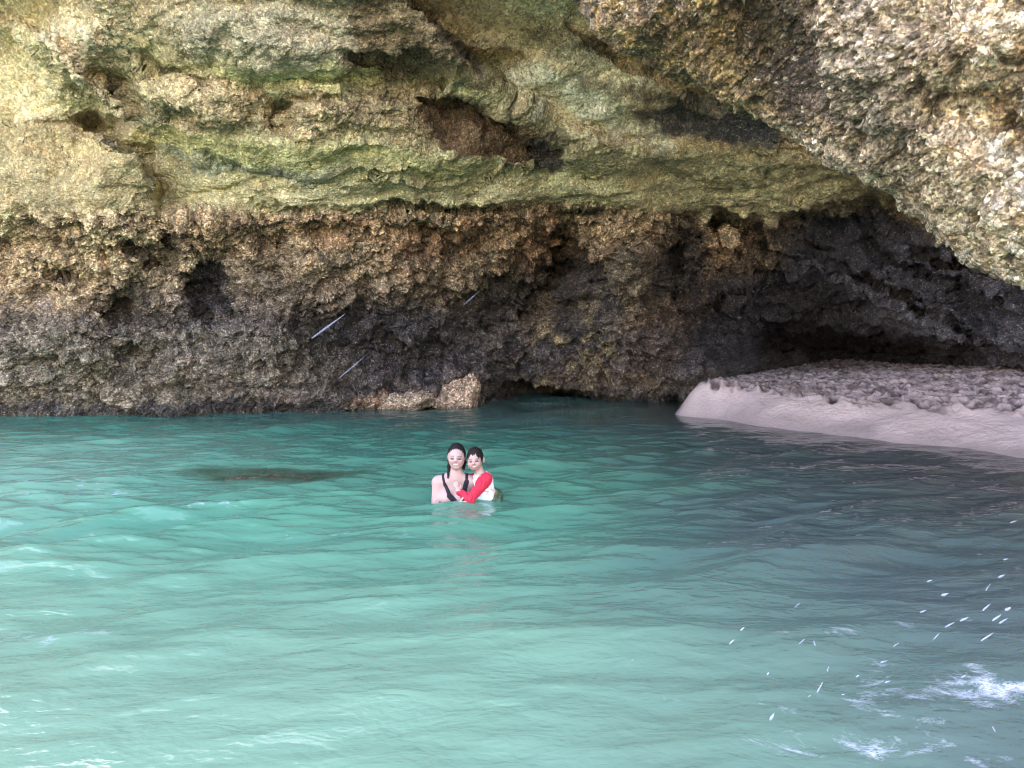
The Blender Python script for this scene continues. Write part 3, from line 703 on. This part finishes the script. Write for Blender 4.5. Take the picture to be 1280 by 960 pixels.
tramp = -.9 * sstep(.50, .12, g1) * (.35 + .65 * gr) - .6 * sstep(.45, .12, h1) * hr + .55 * sstep(.3, .55, g1) * (1 - sstep(.55, .85, g1)) + .5 * fbm(G * 6, 4, 417)
SZ += top * (.115 * tramp + .03 * fbm(G * 14, 3, 431, .6))
t = NT('beach_sand'); co = t.coord(); a1 = t.noise(2.0, 5, .6, co); a2 = t.noise(90, 3, .7, co); a3 = t.noise(16, 5, .6, co)
at = t.n('ShaderNodeAttribute', attribute_name='col')
cc = t.mix('MULTIPLY', .6, at.outputs['Color'], t.ramp(a2, [(.3, .65), (.7, 1.3)])); cc = t.mix('MULTIPLY', .5, cc, t.ramp(a1, [(.3, .8), (.7, 1.15)]))
bpn = t.n('ShaderNodeBump', _Strength=.8, _Distance=.035); t.l(t.math('ADD', a3, t.math('MULTIPLY', a2, .3)), bpn.inputs['Height'])
p = t.n('ShaderNodeBsdfPrincipled'); t.l(cc, p.inputs['Base Color']); t.l(bpn.outputs[0], p.inputs['Normal'])
t.l(t.math('SUBTRACT', .9, t.math('MULTIPLY', at.outputs['Alpha'], .5)), p.inputs['Roughness']); t.l(p.outputs[0], t.out.inputs[0])
M_SAND = t.m
col = np.zeros(G.shape, np.float32) + C(.57, .465, .475)
over(C(.37, .29, .295), top); wets = 1 - sstep(.04, .5, ds + .2 * rill)
over(C(.33, .275, .28), .8 * wets)
over(C(.085, .058, .056), .9 * sstep(.12, -.25, tramp) * top); over(C(.54, .445, .455), .65 * sstep(.2, .5, tramp) * top)  # shade of the trodden pits painted dark, raised lumps paler
over(C(.07, .05, .05), .75 * top * sstep(.12, .3, fbm(np.stack([SX * 6.5, SY * 4.2, SX * 0 + 4], -1), 4, 441, .6)))
over(C(.22, .15, .12), .7 * top * sstep(.58, .7, fbm(G * 2.2 + 3, 4, 421) + .3))
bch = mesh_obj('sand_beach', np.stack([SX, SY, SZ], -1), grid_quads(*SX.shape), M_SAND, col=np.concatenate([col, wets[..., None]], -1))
tag(bch, 'trampled pale sand beach inside the cave', kind='structure')

#@@OBJECTS
# ------------------------------------------------------------------ organic shapes: distance fields turned into one surface
def cap(p, a, b, ra, rb=None):
    rb = ra if rb is None else rb
    a = np.array(a, np.float32); b = np.array(b, np.float32); ab = b - a
    t_ = np.clip(((p - a) @ ab) / float(ab @ ab), 0, 1)
    return np.linalg.norm(p - a - t_[..., None] * ab, axis=-1) - (ra + (rb - ra) * t_)
def ell(p, c, r):
    q = (p - np.array(c, np.float32)) / np.array(r, np.float32)
    k0 = np.linalg.norm(q, axis=-1); k1 = np.linalg.norm(q / np.array(r, np.float32), axis=-1)
    return k0 * (k0 - 1) / np.maximum(k1, 1e-6)
def smin(a, b, k=.02):
    h_ = np.clip(.5 + .5 * (b - a) / k, 0, 1)
    return b + (a - b) * h_ - k * h_ * (1 - h_)
def smax(a, b, k=.01): return -smin(-a, -b, k)

def nets(f, ax, ay, az):
    """naive surface nets on an uneven grid -> verts, quads"""
    s_ = f < 0
    nx_, ny_, nz2 = f.shape
    cs = [s_[dx:nx_ - 1 + dx, dy:ny_ - 1 + dy, dz:nz2 - 1 + dz] for dx in (0, 1) for dy in (0, 1) for dz in (0, 1)]
    cnt = sum(c.astype(np.int8) for c in cs); act = (cnt > 0) & (cnt < 8)
    I, J, L = np.nonzero(act)
    ids = np.full(act.shape, -1, np.int64); ids[I, J, L] = np.arange(len(I))
    acc = np.zeros((len(I), 3)); num = np.zeros(len(I))
    for axis in range(3):
        for o1 in (0, 1):
            for o2 in (0, 1):
                o = [0, 0, 0]; oth = [k for k in range(3) if k != axis]; o[oth[0]] = o1; o[oth[1]] = o2
                A = (I + o[0], J + o[1], L + o[2]); o[axis] = 1; B = (I + o[0], J + o[1], L + o[2])
                fa, fb = f[A], f[B]; cr = (fa < 0) != (fb < 0)
                t_ = np.where(cr, fa / np.where(cr, fa - fb, 1), 0)
                pa = np.stack([ax[A[0]], ay[A[1]], az[A[2]]], -1); pb = np.stack([ax[B[0]], ay[B[1]], az[B[2]]], -1)
                acc += np.where(cr[:, None], pa + t_[:, None] * (pb - pa), 0); num += cr
    V = acc / np.maximum(num, 1)[:, None]
    quads = []
    for axis in range(3):
        sl0 = [slice(None)] * 3; sl1 = [slice(None)] * 3; sl0[axis] = slice(0, -1); sl1[axis] = slice(1, None)
        a_, b_ = s_[tuple(sl0)], s_[tuple(sl1)]
        e_ = np.argwhere(a_ != b_)
        o1, o2 = [k for k in range(3) if k != axis]
        ok = (e_[:, o1] > 0) & (e_[:, o2] > 0) & (e_[:, o1] < ids.shape[o1]) & (e_[:, o2] < ids.shape[o2])
        e_ = e_[ok]
        if not len(e_): continue
        def at_(d1, d2):
            q = e_.copy(); q[:, o1] -= d1; q[:, o2] -= d2; return ids[q[:, 0], q[:, 1], q[:, 2]]
        Q_ = np.stack([at_(1, 1), at_(0, 1), at_(0, 0), at_(1, 0)], -1)
        ins = a_[e_[:, 0], e_[:, 1], e_[:, 2]]
        if axis == 1: ins = ~ins
        Q_[~ins] = Q_[~ins][:, ::-1]
        quads.append(Q_)
    return V, np.concatenate(quads)

def field_mesh(name, fn, lo, hi, st, mat, parent=None, colfn=None, az=None):
    ax = np.arange(lo[0], hi[0], st); ay = np.arange(lo[1], hi[1], st); az = np.arange(lo[2], hi[2], st) if az is None else az
    p_ = np.stack(np.meshgrid(ax, ay, az, indexing='ij'), -1).astype(np.float32)
    V, Qd = nets(fn(p_).astype(np.float64), ax, ay, az)
    return mesh_obj(name, V, Qd, mat, parent, colfn(V) if colfn else None)

def skin_like(name, rough, spec, sss=0, nscale=60, bump_=.0015):
    t = NT(name); co = t.coord(); at = t.n('ShaderNodeAttribute', attribute_name='col')
    n_ = t.noise(nscale, 3, .6, co)
    p = t.n('ShaderNodeBsdfPrincipled', _Roughness=rough); p.inputs['Specular IOR Level'].default_value = spec
    t.l(t.mix('MULTIPLY', .35, at.outputs['Color'], t.ramp(n_, [(.3, .8), (.7, 1.15)])), p.inputs['Base Color'])
    if sss:
        p.inputs['Subsurface Weight'].default_value = sss; p.inputs['Subsurface Scale'].default_value = .012; p.inputs['Subsurface Radius'].default_value = (1, .35, .2)
    b = t.n('ShaderNodeBump', _Strength=.5, _Distance=bump_); t.l(n_, b.inputs['Height']); t.l(b.outputs[0], p.inputs['Normal'])
    t.l(p.outputs[0], t.out.inputs[0]); return t.m
M_SKIN = skin_like('wet_skin', .5, .3, .1)
M_HAIR = skin_like('wet_dark_hair', .55, .1, 0, 120, .006)
M_CLOTH = skin_like('swim_fabric', .7, .15, 0, 200, .002)

def hand(p, wrist, palm, dirn, side, up, flen=.045, r=.0075, curl=.35):
    """palm and five fingers: dirn = finger direction, side = towards the thumb, up = out of the back of the hand"""
    w_, d_, s2, u_ = (np.array(v, np.float32) for v in (wrist, dirn, side, up))
    d_ /= np.linalg.norm(d_); s2 /= np.linalg.norm(s2); u_ /= np.linalg.norm(u_)
    pl = w_ + d_ * palm
    f = smin(cap(p, w_, w_ + d_ * palm * .9 + s2 * .4 * palm * .6, r * 1.5), cap(p, w_, w_ + d_ * palm * .9 - s2 * .4 * palm * .6, r * 1.5), .012)
    f = smin(f, cap(p, w_, w_ + d_ * palm * .85, r * 1.8), .012)
    for k_, ln in zip((.42, .15, -.13, -.4), (.92, 1.0, .93, .75)):
        b0 = pl * .98 + w_ * .02 + s2 * palm * k_ * .85
        b1 = b0 + d_ * flen * ln * .55 + s2 * k_ * .006; b2 = b1 + d_ * flen * ln * .45 * (1 - curl * .5) - u_ * flen * ln * curl * .5
        f = smin(f, np.minimum(cap(p, b0, b1, r, r * .92), cap(p, b1, b2, r * .92, r * .78)), .004)
    t0 = w_ + d_ * palm * .3 + s2 * palm * .35; t1_ = t0 + s2 * flen * .5 + d_ * flen * .3; t2_ = t1_ + d_ * flen * .45 + s2 * flen * .1
    return smin(f, np.minimum(cap(p, t0, t1_, r * 1.15, r), cap(p, t1_, t2_, r, r * .8)), .006)

def face_cols(V, c, rx, rz, skin, lip, teeth, colr, tilt=0.0, brow=(.05, .035, .03)):
    """eyes, brows, lips and teeth coloured on the front of a head centred at c"""
    ct, st_ = math.cos(tilt), math.sin(tilt)
    x0 = V[:, 0] - c[0]; z0 = V[:, 2] - c[2]
    x = (x0 * ct - z0 * st_) / rx; z = (x0 * st_ + z0 * ct) / rz
    front = V[:, 1] < c[1] - .03
    def put(cx, cz, ax_, az_, cc, am=1.0):
        wq = np.where(front, sstep(1.25, .75, np.sqrt(((x - cx) / ax_) ** 2 + ((z - cz) / az_) ** 2)), 0)[:, None] * am
        colr[:] = colr * (1 - wq) + np.array(cc, np.float32) * wq
    for sx_ in (-1, 1):
        put(sx_ * .58, -.30, .26, .2, (.48, .22, .19), .35)                  # cheek
        put(sx_ * .42, .02, .25, .105, (.10, .055, .05), .85)                 # lids and lashes
        put(sx_ * .42, .015, .14, .08, (.018, .012, .011))                   # iris
        put(sx_ * .44, .21, .28, .06, brow, .65); put(sx_ * .44, .11, .26, .07, (.30, .19, .165), .6)
        put(sx_ * .10, -.27, .06, .04, (.22, .09, .08), .6)                  # nostril
    put(0, -.52, .46, .13, lip, .9)
    put(0, -.50, .30, .055, teeth, .9)
    put(0, -.12, .05, .12, (.42, .28, .24), .3); put(0, -.29, .22, .05, (.36, .19, .16), .5)  # nose highlight and the shade beneath it painted on

PPL = ground(500 + 400 / 6, 625)                # where the two stand in the water
PX0, PY0 = float(PPL[0]), float(PPL[1])
def wneck_head(p):
    f = ell(p, (.030, .005, .390), (.074, .090, .097))
    f = smin(f, ell(p, (.031, -.028, .340), (.059, .060, .056)), .03)
    f = smin(f, ell(p, (.031, -.05, .304), (.027, .028, .022)), .03)
    f = smin(f, cap(p, (.031, -.083, .392), (.031, -.104, .366), .008, .013), .014)
    for sx_ in (-1, 1):
        f = smin(f, ell(p, (.031 + sx_ * .033, -.070, .362), (.024, .022, .022)), .02)
        f = smin(f, ell(p, (.030 + sx_ * .071, .012, .380), (.010, .018, .028)), .008)
    return smin(f, cap(p, (.026, .03, .33), (.018, .045, .17), .046, .052), .03)
def wtorso(p):
    f = ell(p, (.005, .065, .02), (.150, .085, .20))
    f = smin(f, ell(p, (.005, .06, -.20), (.125, .09, .22)), .08)
    f = smin(f, ell(p, (.005, .07, -.42), (.165, .12, .17)), .08)
    f = smin(f, cap(p, (.0, .05, .200), (-.132, .05, .148), .045, .054), .05)
    f = smin(f, cap(p, (.02, .05, .200), (.165, .06, .155), .045, .050), .05)
    for sx_ in (-1, 1): f = smin(f, ell(p, (.012 + sx_ * .068, -.012, .015), (.068, .058, .070)), .04)
    return f
def woman(p):
    f = smin(wtorso(p), wneck_head(p), .04)
    arm = smin(cap(p, (-.134, .045, .145), (-.152, .01, -.10), .055, .046), cap(p, (-.150, .01, -.10), (.05, -.178, -.002), .040, .026), .02)
    f = smin(f, arm, .03)
    arm2 = smin(cap(p, (.165, .06, .145), (.235, .16, -.08), .050, .042), cap(p, (.235, .16, -.08), (.36, .12, -.05), .038, .026), .02)
    f = smin(f, arm2, .03)
    f = smin(f, hand(p, (.05, -.178, -.002), .075, (1, .0, .12), (.1, 0, 1), (0, -1, 0), .06, .0085), .015)
    f = smin(f, hand(p, (.36, .12, -.05), .07, (.5, -.85, .1), (.1, 0, 1), (.8, .4, 0), .055, .0085), .015)
    for sx_ in (-1, 1):
        leg = smin(cap(p, (sx_ * .085, .07, -.48), (sx_ * .075, .05, -.86), .085, .052), cap(p, (sx_ * .075, .05, -.86), (sx_ * .075, .09, -1.22), .052, .034), .03)
        leg = smin(leg, cap(p, (sx_ * .075, .09, -1.235), (sx_ * .09, -.06, -1.245), .036, .028), .02)
        f = smin(f, leg, .04)
    return f
SKIN = (.40, .255, .23)
def wcol(V):
    c_ = np.tile(np.array(SKIN, np.float32), (len(V), 1))
    face_cols(V, (.030, 0, .378), .074, .096, SKIN, (.36, .10, .10), (.60, .56, .52), c_, .04)
    return c_
fine_z = np.r_[np.arange(-1.32, -.15, .014), np.arange(-.15, .53, .0042)]
wom = field_mesh('person', woman, (-.26, -.32, 0), (.46, .32, 0), .0052, M_SKIN, None, wcol, fine_z)
wom.location = (PX0, PY0, 0)
tag(wom, 'woman with wet dark hair and black swimsuit standing chest deep, holding the boy', 'person')

def wsuit(p):
    """one-piece: a thin layer over the torso inside the outline of straps and body"""
    x, y, z = p[..., 0], p[..., 1], p[..., 2]
    def seg(a, b, r): 
        q = np.stack([x, z], -1); a = np.array(a, np.float32); b = np.array(b, np.float32); ab = b - a
        t_ = np.clip(((q - a) @ ab) / float(ab @ ab), 0, 1); return np.linalg.norm(q - a - t_[..., None] * ab, axis=-1) - r
    reg = np.minimum(seg((-.105, .26), (-.075, .14), .011), seg((-.075, .14), (-.025, .05), .015))
    reg = np.minimum(reg, np.minimum(seg((.115, .27), (.118, .16), .012), seg((.118, .16), (.085, .05), .022)))
    reg = np.minimum(reg, np.maximum(z + .004, -.52 - z)); reg = np.minimum(reg, seg((-.03, .05), (.02, .0), .022))
    reg = np.maximum(reg, -seg((.02, .02), (.03, .10), .02) if False else reg)
    b_ = wtorso(p)
    return np.maximum(np.maximum(b_ - .006, -(b_ + .008)), reg)
suit = field_mesh('swimsuit', wsuit, (-.20, -.12, 0), (.24, .22, 0), .0052, M_CLOTH, wom, lambda V: np.tile(np.array((.018, .016, .022), np.float32), (len(V), 1)), fine_z)

def whair(p):
    hd = wneck_head(p); x, y, z = p[..., 0], p[..., 1], p[..., 2]
    cap_ = ell(p, (.030, .018, .398), (.079, .093, .106))
    # hairline: off the face, wet and swept back over the ears
    facecut = smin(ell(p, (.034, -.095, .364), (.067, .086, .090)), ell(p, (-.045, -.03, .375), (.022, .05, .040)), .01)
    f = smax(cap_, -facecut, .012)
    strand = lambda a, b, c_, r0, r1: smin(cap(p, a, b, r0, r0 * .9), cap(p, b, c_, r0 * .9, r1), .015)
    f = smin(f, strand((-.036, .05, .36), (-.040, .03, .29), (-.046, -.015, .20), .015, .008), .02)
    f = smin(f, strand((.09, .05, .37), (.094, .05, .33), (.09, .045, .27), .018, .012), .02)
    f = smin(f, cap(p, (.03, .085, .36), (.02, .11, .12), .05, .035), .03)
    return f + .0025 * np.sin(x * 420 + z * 60 + y * 130)
field_mesh('hair', whair, (-.12, -.16, .05), (.17, .20, .54), .0045, M_HAIR, wom, lambda V: np.tile(np.array((.012, .009, .009), np.float32), (len(V), 1)))

BC = (.192, -.03, .364)
def bhead(p):
    f = ell(p, (BC[0], BC[1] + .01, BC[2] + .012), (.067, .080, .086))
    f = smin(f, ell(p, (BC[0] - .006, BC[1] - .022, BC[2] - .042), (.052, .052, .050)), .03)
    f = smin(f, cap(p, (BC[0] - .006, BC[1] - .074, BC[2] - .004), (BC[0] - .007, BC[1] - .086, BC[2] - .022), .007, .011), .012)
    for sx_ in (-1, 1):
        f = smin(f, ell(p, (BC[0] + sx_ * .073 + .004, BC[1] + .018 + (.03 if sx_ < 0 else -.004), BC[2] - .006), (.011 if sx_ > 0 else .006, .020, .026)), .006)
        f = smin(f, ell(p, (BC[0] - .006 + sx_ * .030, BC[1] - .056, BC[2] - .030), (.022, .020, .020)), .02)
    return smin(f, cap(p, (.212, -.01, .31), (.25, .0, .20), .037, .040), .02)
def btorso(p):
    f = cap(p, (.262, .0, .165), (.292, .02, -.02), .078, .082)
    return smin(f, cap(p, (.225, .03, .205), (.292, -.035, .200), .040, .042), .04)
def barm(p, g=0):
    f = smin(cap(p, (.288, -.045, .195), (.158, -.165, .045), .043 + g, .034 + g), cap(p, (.158, -.165, .045), (.065, -.135, .100), .033 + g, .025 + g), .015)
    return f
def barm2(p, g=0): return smin(cap(p, (.215, .05, .19), (.12, .13, .16), .036 + g, .031 + g), cap(p, (.12, .13, .16), (.0, .15, .17), .030 + g, .022 + g), .02)
def bseat(p): return ell(p, (.352, .06, .005), (.080, .080, .085))
def boy(p):
    f = smin(bhead(p), btorso(p), .03)
    f = smin(f, barm(p), .02); f = smin(f, barm2(p), .02)
    f = smin(f, cap(p, (.065, -.135, .100), (.050, -.128, .112), .019, .016), .01)
    f = smin(f, hand(p, (.052, -.125, .110), .045, (-.35, .25, .85), (.9, 0, .3), (-.1, -1, .3), .040, .0072, .25), .010)
    f = smin(f, hand(p, (.0, .15, .17), .045, (-1, .1, 0), (0, 0, 1), (0, 1, 0), .038, .0072), .01)
    f = smin(f, bseat(p), .04)
    for a, b, c_ in (((.34, .0, -.03), (.16, -.16, -.14), (.14, -.10, -.38)), ((.36, .12, -.03), (.16, .22, -.14), (.14, .20, -.38))):
        f = smin(f, smin(cap(p, a, b, .062, .045), cap(p, b, c_, .044, .03), .02), .03)
        f = smin(f, cap(p, c_, (c_[0] + .01, c_[1] - .09, c_[2] - .04), .028, .02), .02)
    return f
def bcol(V):
    c_ = np.tile(np.array((.38, .235, .205), np.float32), (len(V), 1))
    face_cols(V, (BC[0] - .006, BC[1], BC[2] - .006), .062, .088, SKIN, (.36, .11, .10), (.58, .54, .50), c_, -.10)
    return c_
bz_ = np.r_[np.arange(-.46, -.12, .010), np.arange(-.12, .50, .0042)]
kid = field_mesh('person', boy, (-.07, -.25, 0), (.46, .28, 0), .0052, M_SKIN, None, bcol, bz_)
kid.location = (PX0, PY0, 0)
tag(kid, 'small boy in red sleeved rash top carried on the arm of the woman', 'person')
def bguard(p):
    f = smin(smin(btorso(p), barm(p), .02), barm2(p), .02) - .006
    f = np.maximum(f, -(p[..., 2] + .06))
    # collar and cuff ends
    f = np.maximum(f, -ell(p, (.228, -.005, .265), (.062, .062, .046)))
    f = np.maximum(f, -cap(p, (.060, -.132, .103), (.02, -.12, .125), .030))
    wr = .0045 * np.sin(90 * p[..., 2] - 60 * p[..., 0] + 3.5 * np.sin(45 * p[..., 1] + 30 * p[..., 0])) * np.sin(38 * p[..., 0] + 25 * p[..., 2])
    return f + wr
def gcol(V):
    Vf = V.astype(np.float32); tor = btorso(Vf); am = np.minimum(barm(Vf), barm2(Vf))
    w_ = sstep(-.010, .008, tor - am + .012)[:, None]
    pat = fbm(Vf * 55, 2, 501)[:, None]; pat2 = fbm(Vf * 30 + 9, 2, 505)[:, None]
    white = np.array((.72, .70, .72), np.float32) * np.ones_like(w_)
    white = np.where(pat > .12, np.array((.33, .30, .36), np.float32), white)
    white = np.where((pat2 > .22) & (V[:, 2:3] < .12), np.array((.55, .30, .33), np.float32), white)
    low = sstep(.085, .03, V[:, 2])[:, None]; white = white * (1 - low) + np.array((.50, .66, .68), np.float32) * low
    return white * (1 - w_) + np.array((.50, .025, .05), np.float32) * w_
field_mesh('rash_guard', bguard, (-.03, -.24, -.08), (.42, .20, .29), .0045, M_CLOTH, kid, gcol)
def bshort(p):
    f = smin(bseat(p) - .008, cap(p, (.34, .0, -.03), (.24, -.09, -.09), .072, .066), .03); f = smin(f, cap(p, (.36, .12, -.03), (.25, .18, -.09), .072, .066), .03)
    f = np.maximum(f, -(btorso(p) - .004)); f = np.maximum(f, -(p[..., 2] + .15))
    return f + .003 * np.sin(60 * p[..., 0] + 40 * p[..., 2])
field_mesh('swim_shorts', bshort, (.14, -.20, -.18), (.47, .28, .12), .006, M_CLOTH, kid,
           lambda V: np.where(fbm(V.astype(np.float32) * 40, 2, 511)[:, None] > .1, np.array((.10, .14, .06), np.float32), np.array((.035, .06, .045), np.float32)))
def bhair(p):
    x, y, z = p[..., 0], p[..., 1], p[..., 2]
    f = ell(p, (BC[0] + .002, BC[1] + .016, BC[2] + .022), (.073, .084, .086))
    jag = .010 * np.sin(x * 150) + .006 * np.sin(x * 330 + 1)
    cut = ell(p, (BC[0] - .006, BC[1] - .085, BC[2] - .045), (.070, .085, .098)) + jag * (y < BC[1])
    f = np.maximum(f, -cut); f = np.maximum(f, BC[2] - .03 - z - .6 * (y - BC[1]))
    for sx_ in (-1, 1): f = np.maximum(f, -ell(p, (BC[0] + sx_ * .075, BC[1] + .016, BC[2] - .010), (.020, .028, .034)))
    return f + .002 * np.sin(x * 420 + z * 90)
field_mesh('hair', bhair, (.10, -.15, .29), (.31, .09, .49), .0042, M_HAIR, kid, lambda V: np.tile(np.array((.012, .009, .008), np.float32), (len(V), 1)))

# ------------------------------------------------------------------ loose rocks
def boulder(name, c, r, seed, colr, amp=.25, n=110, taper=0, lean=0):
    th = np.linspace(0, np.pi, n); ph = np.linspace(0, 2 * np.pi, 2 * n)
    T, F = np.meshgrid(th, ph, indexing='ij')
    d = np.stack([np.sin(T) * np.cos(F), np.sin(T) * np.sin(F), np.cos(T)], -1)
    d[:, -1] = d[:, 0]
    r = np.array(r)
    base = np.sign(d) * np.abs(d) ** .8 * r
    wp = base * 1.0 + seed * 3.7
    k_ = 1 + amp * fbm(wp * 2.2, 3, seed, .5, True) + .12 * amp * 4 * fbm(wp * 7, 4, seed + 4, .6, True) + .05 * fbm(wp * 24, 3, seed + 9, .6, True)
    V = base * k_[..., None]
    zn = d[..., 2]
    V[..., 0] = V[..., 0] * (1 - taper * zn) + lean * r[0] * zn
    m_ = fbm(wp * 5, 4, seed + 20)[..., None]
    cc = np.array(colr, np.float32) * (1 + .6 * m_)
    lowd = sstep(.10, .0, V[..., 2] + c[2] + .06 * m_[..., 0])[..., None]
    cc = cc * (1 - .4 * lowd)
    o = mesh_obj(name, V, grid_quads(*T.shape)[:, ::-1], M_ROCK, None, np.concatenate([np.clip(cc, .01, .8), lowd], -1), rug=np.ones(T.shape))
    o.location = c
    return o
g = ground(574, 511); sc_ = g[1] / F_PX
b1 = boulder('boulder', (g[0], g[1] + .42, 17 * sc_), (24 * sc_, .34, 28 * sc_), 5, (.42, .34, .31), .28, 110, .55, .55)
b1.rotation_euler = (0, R(12), R(15))
tag(b1, 'pale pinkish upright boulder at the foot of the dark wall behind the swimmers', 'rock')
g = ground(484, 513); sc_ = g[1] / F_PX
b2 = boulder('boulder', (g[0], g[1] + .42, 3 * sc_), (58 * sc_, .36, 15 * sc_), 8, (.34, .28, .25), .3, 110, .3, .3)
b2.rotation_euler = (0, R(-9), R(-6))
tag(b2, 'low tan rock slab along the waterline left of the upright boulder', 'rock')
g = ground(345, 592)
b3 = boulder('submerged_rock', (g[0], g[1], -.25), (.85, .26, .235), 12, (.10, .10, .06), .2)
tag(b3, 'dark weedy rock just under the water left of the swimmers', 'rock')

# ------------------------------------------------------------------ drops of spray in the air
t = NT('spray_water'); p = t.n('ShaderNodeBsdfPrincipled', _Roughness=.12); p.inputs['Base Color'].default_value = (.86, .88, .93, 1)
n_ = t.noise(40, 2, .5, t.coord()); t.l(t.mix('MULTIPLY', .3, (.42, .45, .60), t.ramp(n_, [(.3, .8), (.7, 1.1)])), p.inputs['Base Color'])
tp = t.n('ShaderNodeBsdfTransparent'); mx = t.n('ShaderNodeMixShader'); mx.inputs[0].default_value = .34
t.l(tp.outputs[0], mx.inputs[1]); t.l(p.outputs[0], mx.inputs[2]); t.l(mx.outputs[0], t.out.inputs[0]); M_DROP = t.m
M_TRICKLE = M_DROP.copy(); M_TRICKLE.name = 'trickle_water'
for nd in M_TRICKLE.node_tree.nodes:
    if nd.type == 'MIX_SHADER': nd.inputs[0].default_value = .16
def drop_mesh():
    zz = np.linspace(-1, 1, 17); prof = np.sqrt(np.clip(1 - zz ** 2, 0, 1)) * (1 - .35 * zz) * .5
    a = np.linspace(0, 2 * np.pi, 13)
    V = np.stack([np.outer(prof, np.cos(a)), np.outer(prof, np.sin(a)), np.outer(zz, np.ones(13))], -1)
    V[..., 0] += .06 * np.sin(zz * 3)[:, None]
    return V
DROPS = [  # photo px, angle from horizontal, length px, width px, distance
 (1252,720,28,14,5,3.3),(1235,734,60,12,3,3.2),(1125,749,24,16,4,3.6),(1181,743,22,14,5,3.2),(1154,764,25,15,5,3.3),(1233,759,45,12,4,3.1),(1188,770,32,16,5,3.2),
 (1205,774,28,15,5,3.0),(1187,781,30,14,4,3.4),(1260,761,35,13,6,3.0),(1237,773,28,13,5,2.9),(1246,772,38,14,5,3.0),(1254,776,35,12,4,3.1),(1234,796,35,16,5,2.9),
 (1275,786,35,14,5,2.8),(1267,652,20,10,3,3.8),(1257,699,20,9,3,3.7),(1162,726,28,10,3,3.6),(1190,804,40,10,3,3.1),(1171,795,50,12,3,3.2),
 (1025,859,65,20,4,2.7),(965,896,62,18,5,2.6),(946,854,40,16,4,2.8),(1018,804,110,9,4,3.0),(1035,836,80,8,3,2.9),(1002,802,45,9,3,3.1),(1265,910,40,14,5,2.4),(1242,911,120,16,4,2.5),
 (1072,845,30,7,3,2.8),(1105,827,20,9,3,2.9),(985,744,50,14,3,3.4),(997,756,45,12,3,3.3),(928,786,45,11,3,3.2),(915,802,45,11,3,3.2),(957,729,40,12,3,3.5),(790,825,35,8,3,3.1),
 (1110,852,20,8,3,2.8),(1054,868,25,7,3,2.7),(978,868,50,8,3,2.7),(1012,870,30,7,3,2.7),(960,842,60,8,3,2.8),(1120,806,35,10,3,3.0),(1150,838,30,9,4,2.9),(1205,845,35,10,4,2.8)]
dm_me = None
def drop(px_, py_, ang, ln, wd, Dd, label, group):
    global dm_me
    if dm_me is None:
        V = drop_mesh(); o = mesh_obj('water_drop', V, grid_quads(17, 13)[:, ::-1], M_DROP); dm_me = o.data
    else:
        o = bpy.data.objects.new('water_drop', dm_me); COL.objects.link(o)
    o.location = pix(px_, py_, Dd); m_ = Dd / F_PX
    o.scale = (wd * m_ * .5 * 1.4, wd * m_ * .5 * 1.4, ln * m_ * .5)
    o.rotation_euler = (0, R(90 - ang), 0)
    tag(o, label, 'water drop', group)
for n_, d_ in enumerate(DROPS):
    if n_ % 4 == 2: continue
    d_ = d_[:3] + (d_[3] * RNG.uniform(.6, 1.25), d_[4] * RNG.uniform(.45, .95), d_[5])
    rt = d_[0] > 1115 and d_[1] < 800
    drop(*d_, 'white stretched water drop flying above the foam at far right' if rt else 'small white water drop splashing up over the grey shallows',
         'drops thrown up at far right' if rt else 'drops over the grey shallows')
keep = dm_me; dm_me = None
_orig = M_DROP; M_DROP = M_TRICKLE
drop(410, 408, 36, 54, 3.2, 3.4, 'longest bright water trickle falling before the dark wall hollow', None)
drop(440, 459, 40, 46, 1.6, 3.6, 'faint thin water trickle below the bright one, before the dark wall', None)
drop(590, 372, 42, 28, 1.1, 3.8, 'thin water trickle high up before the brown wall right of centre', None)
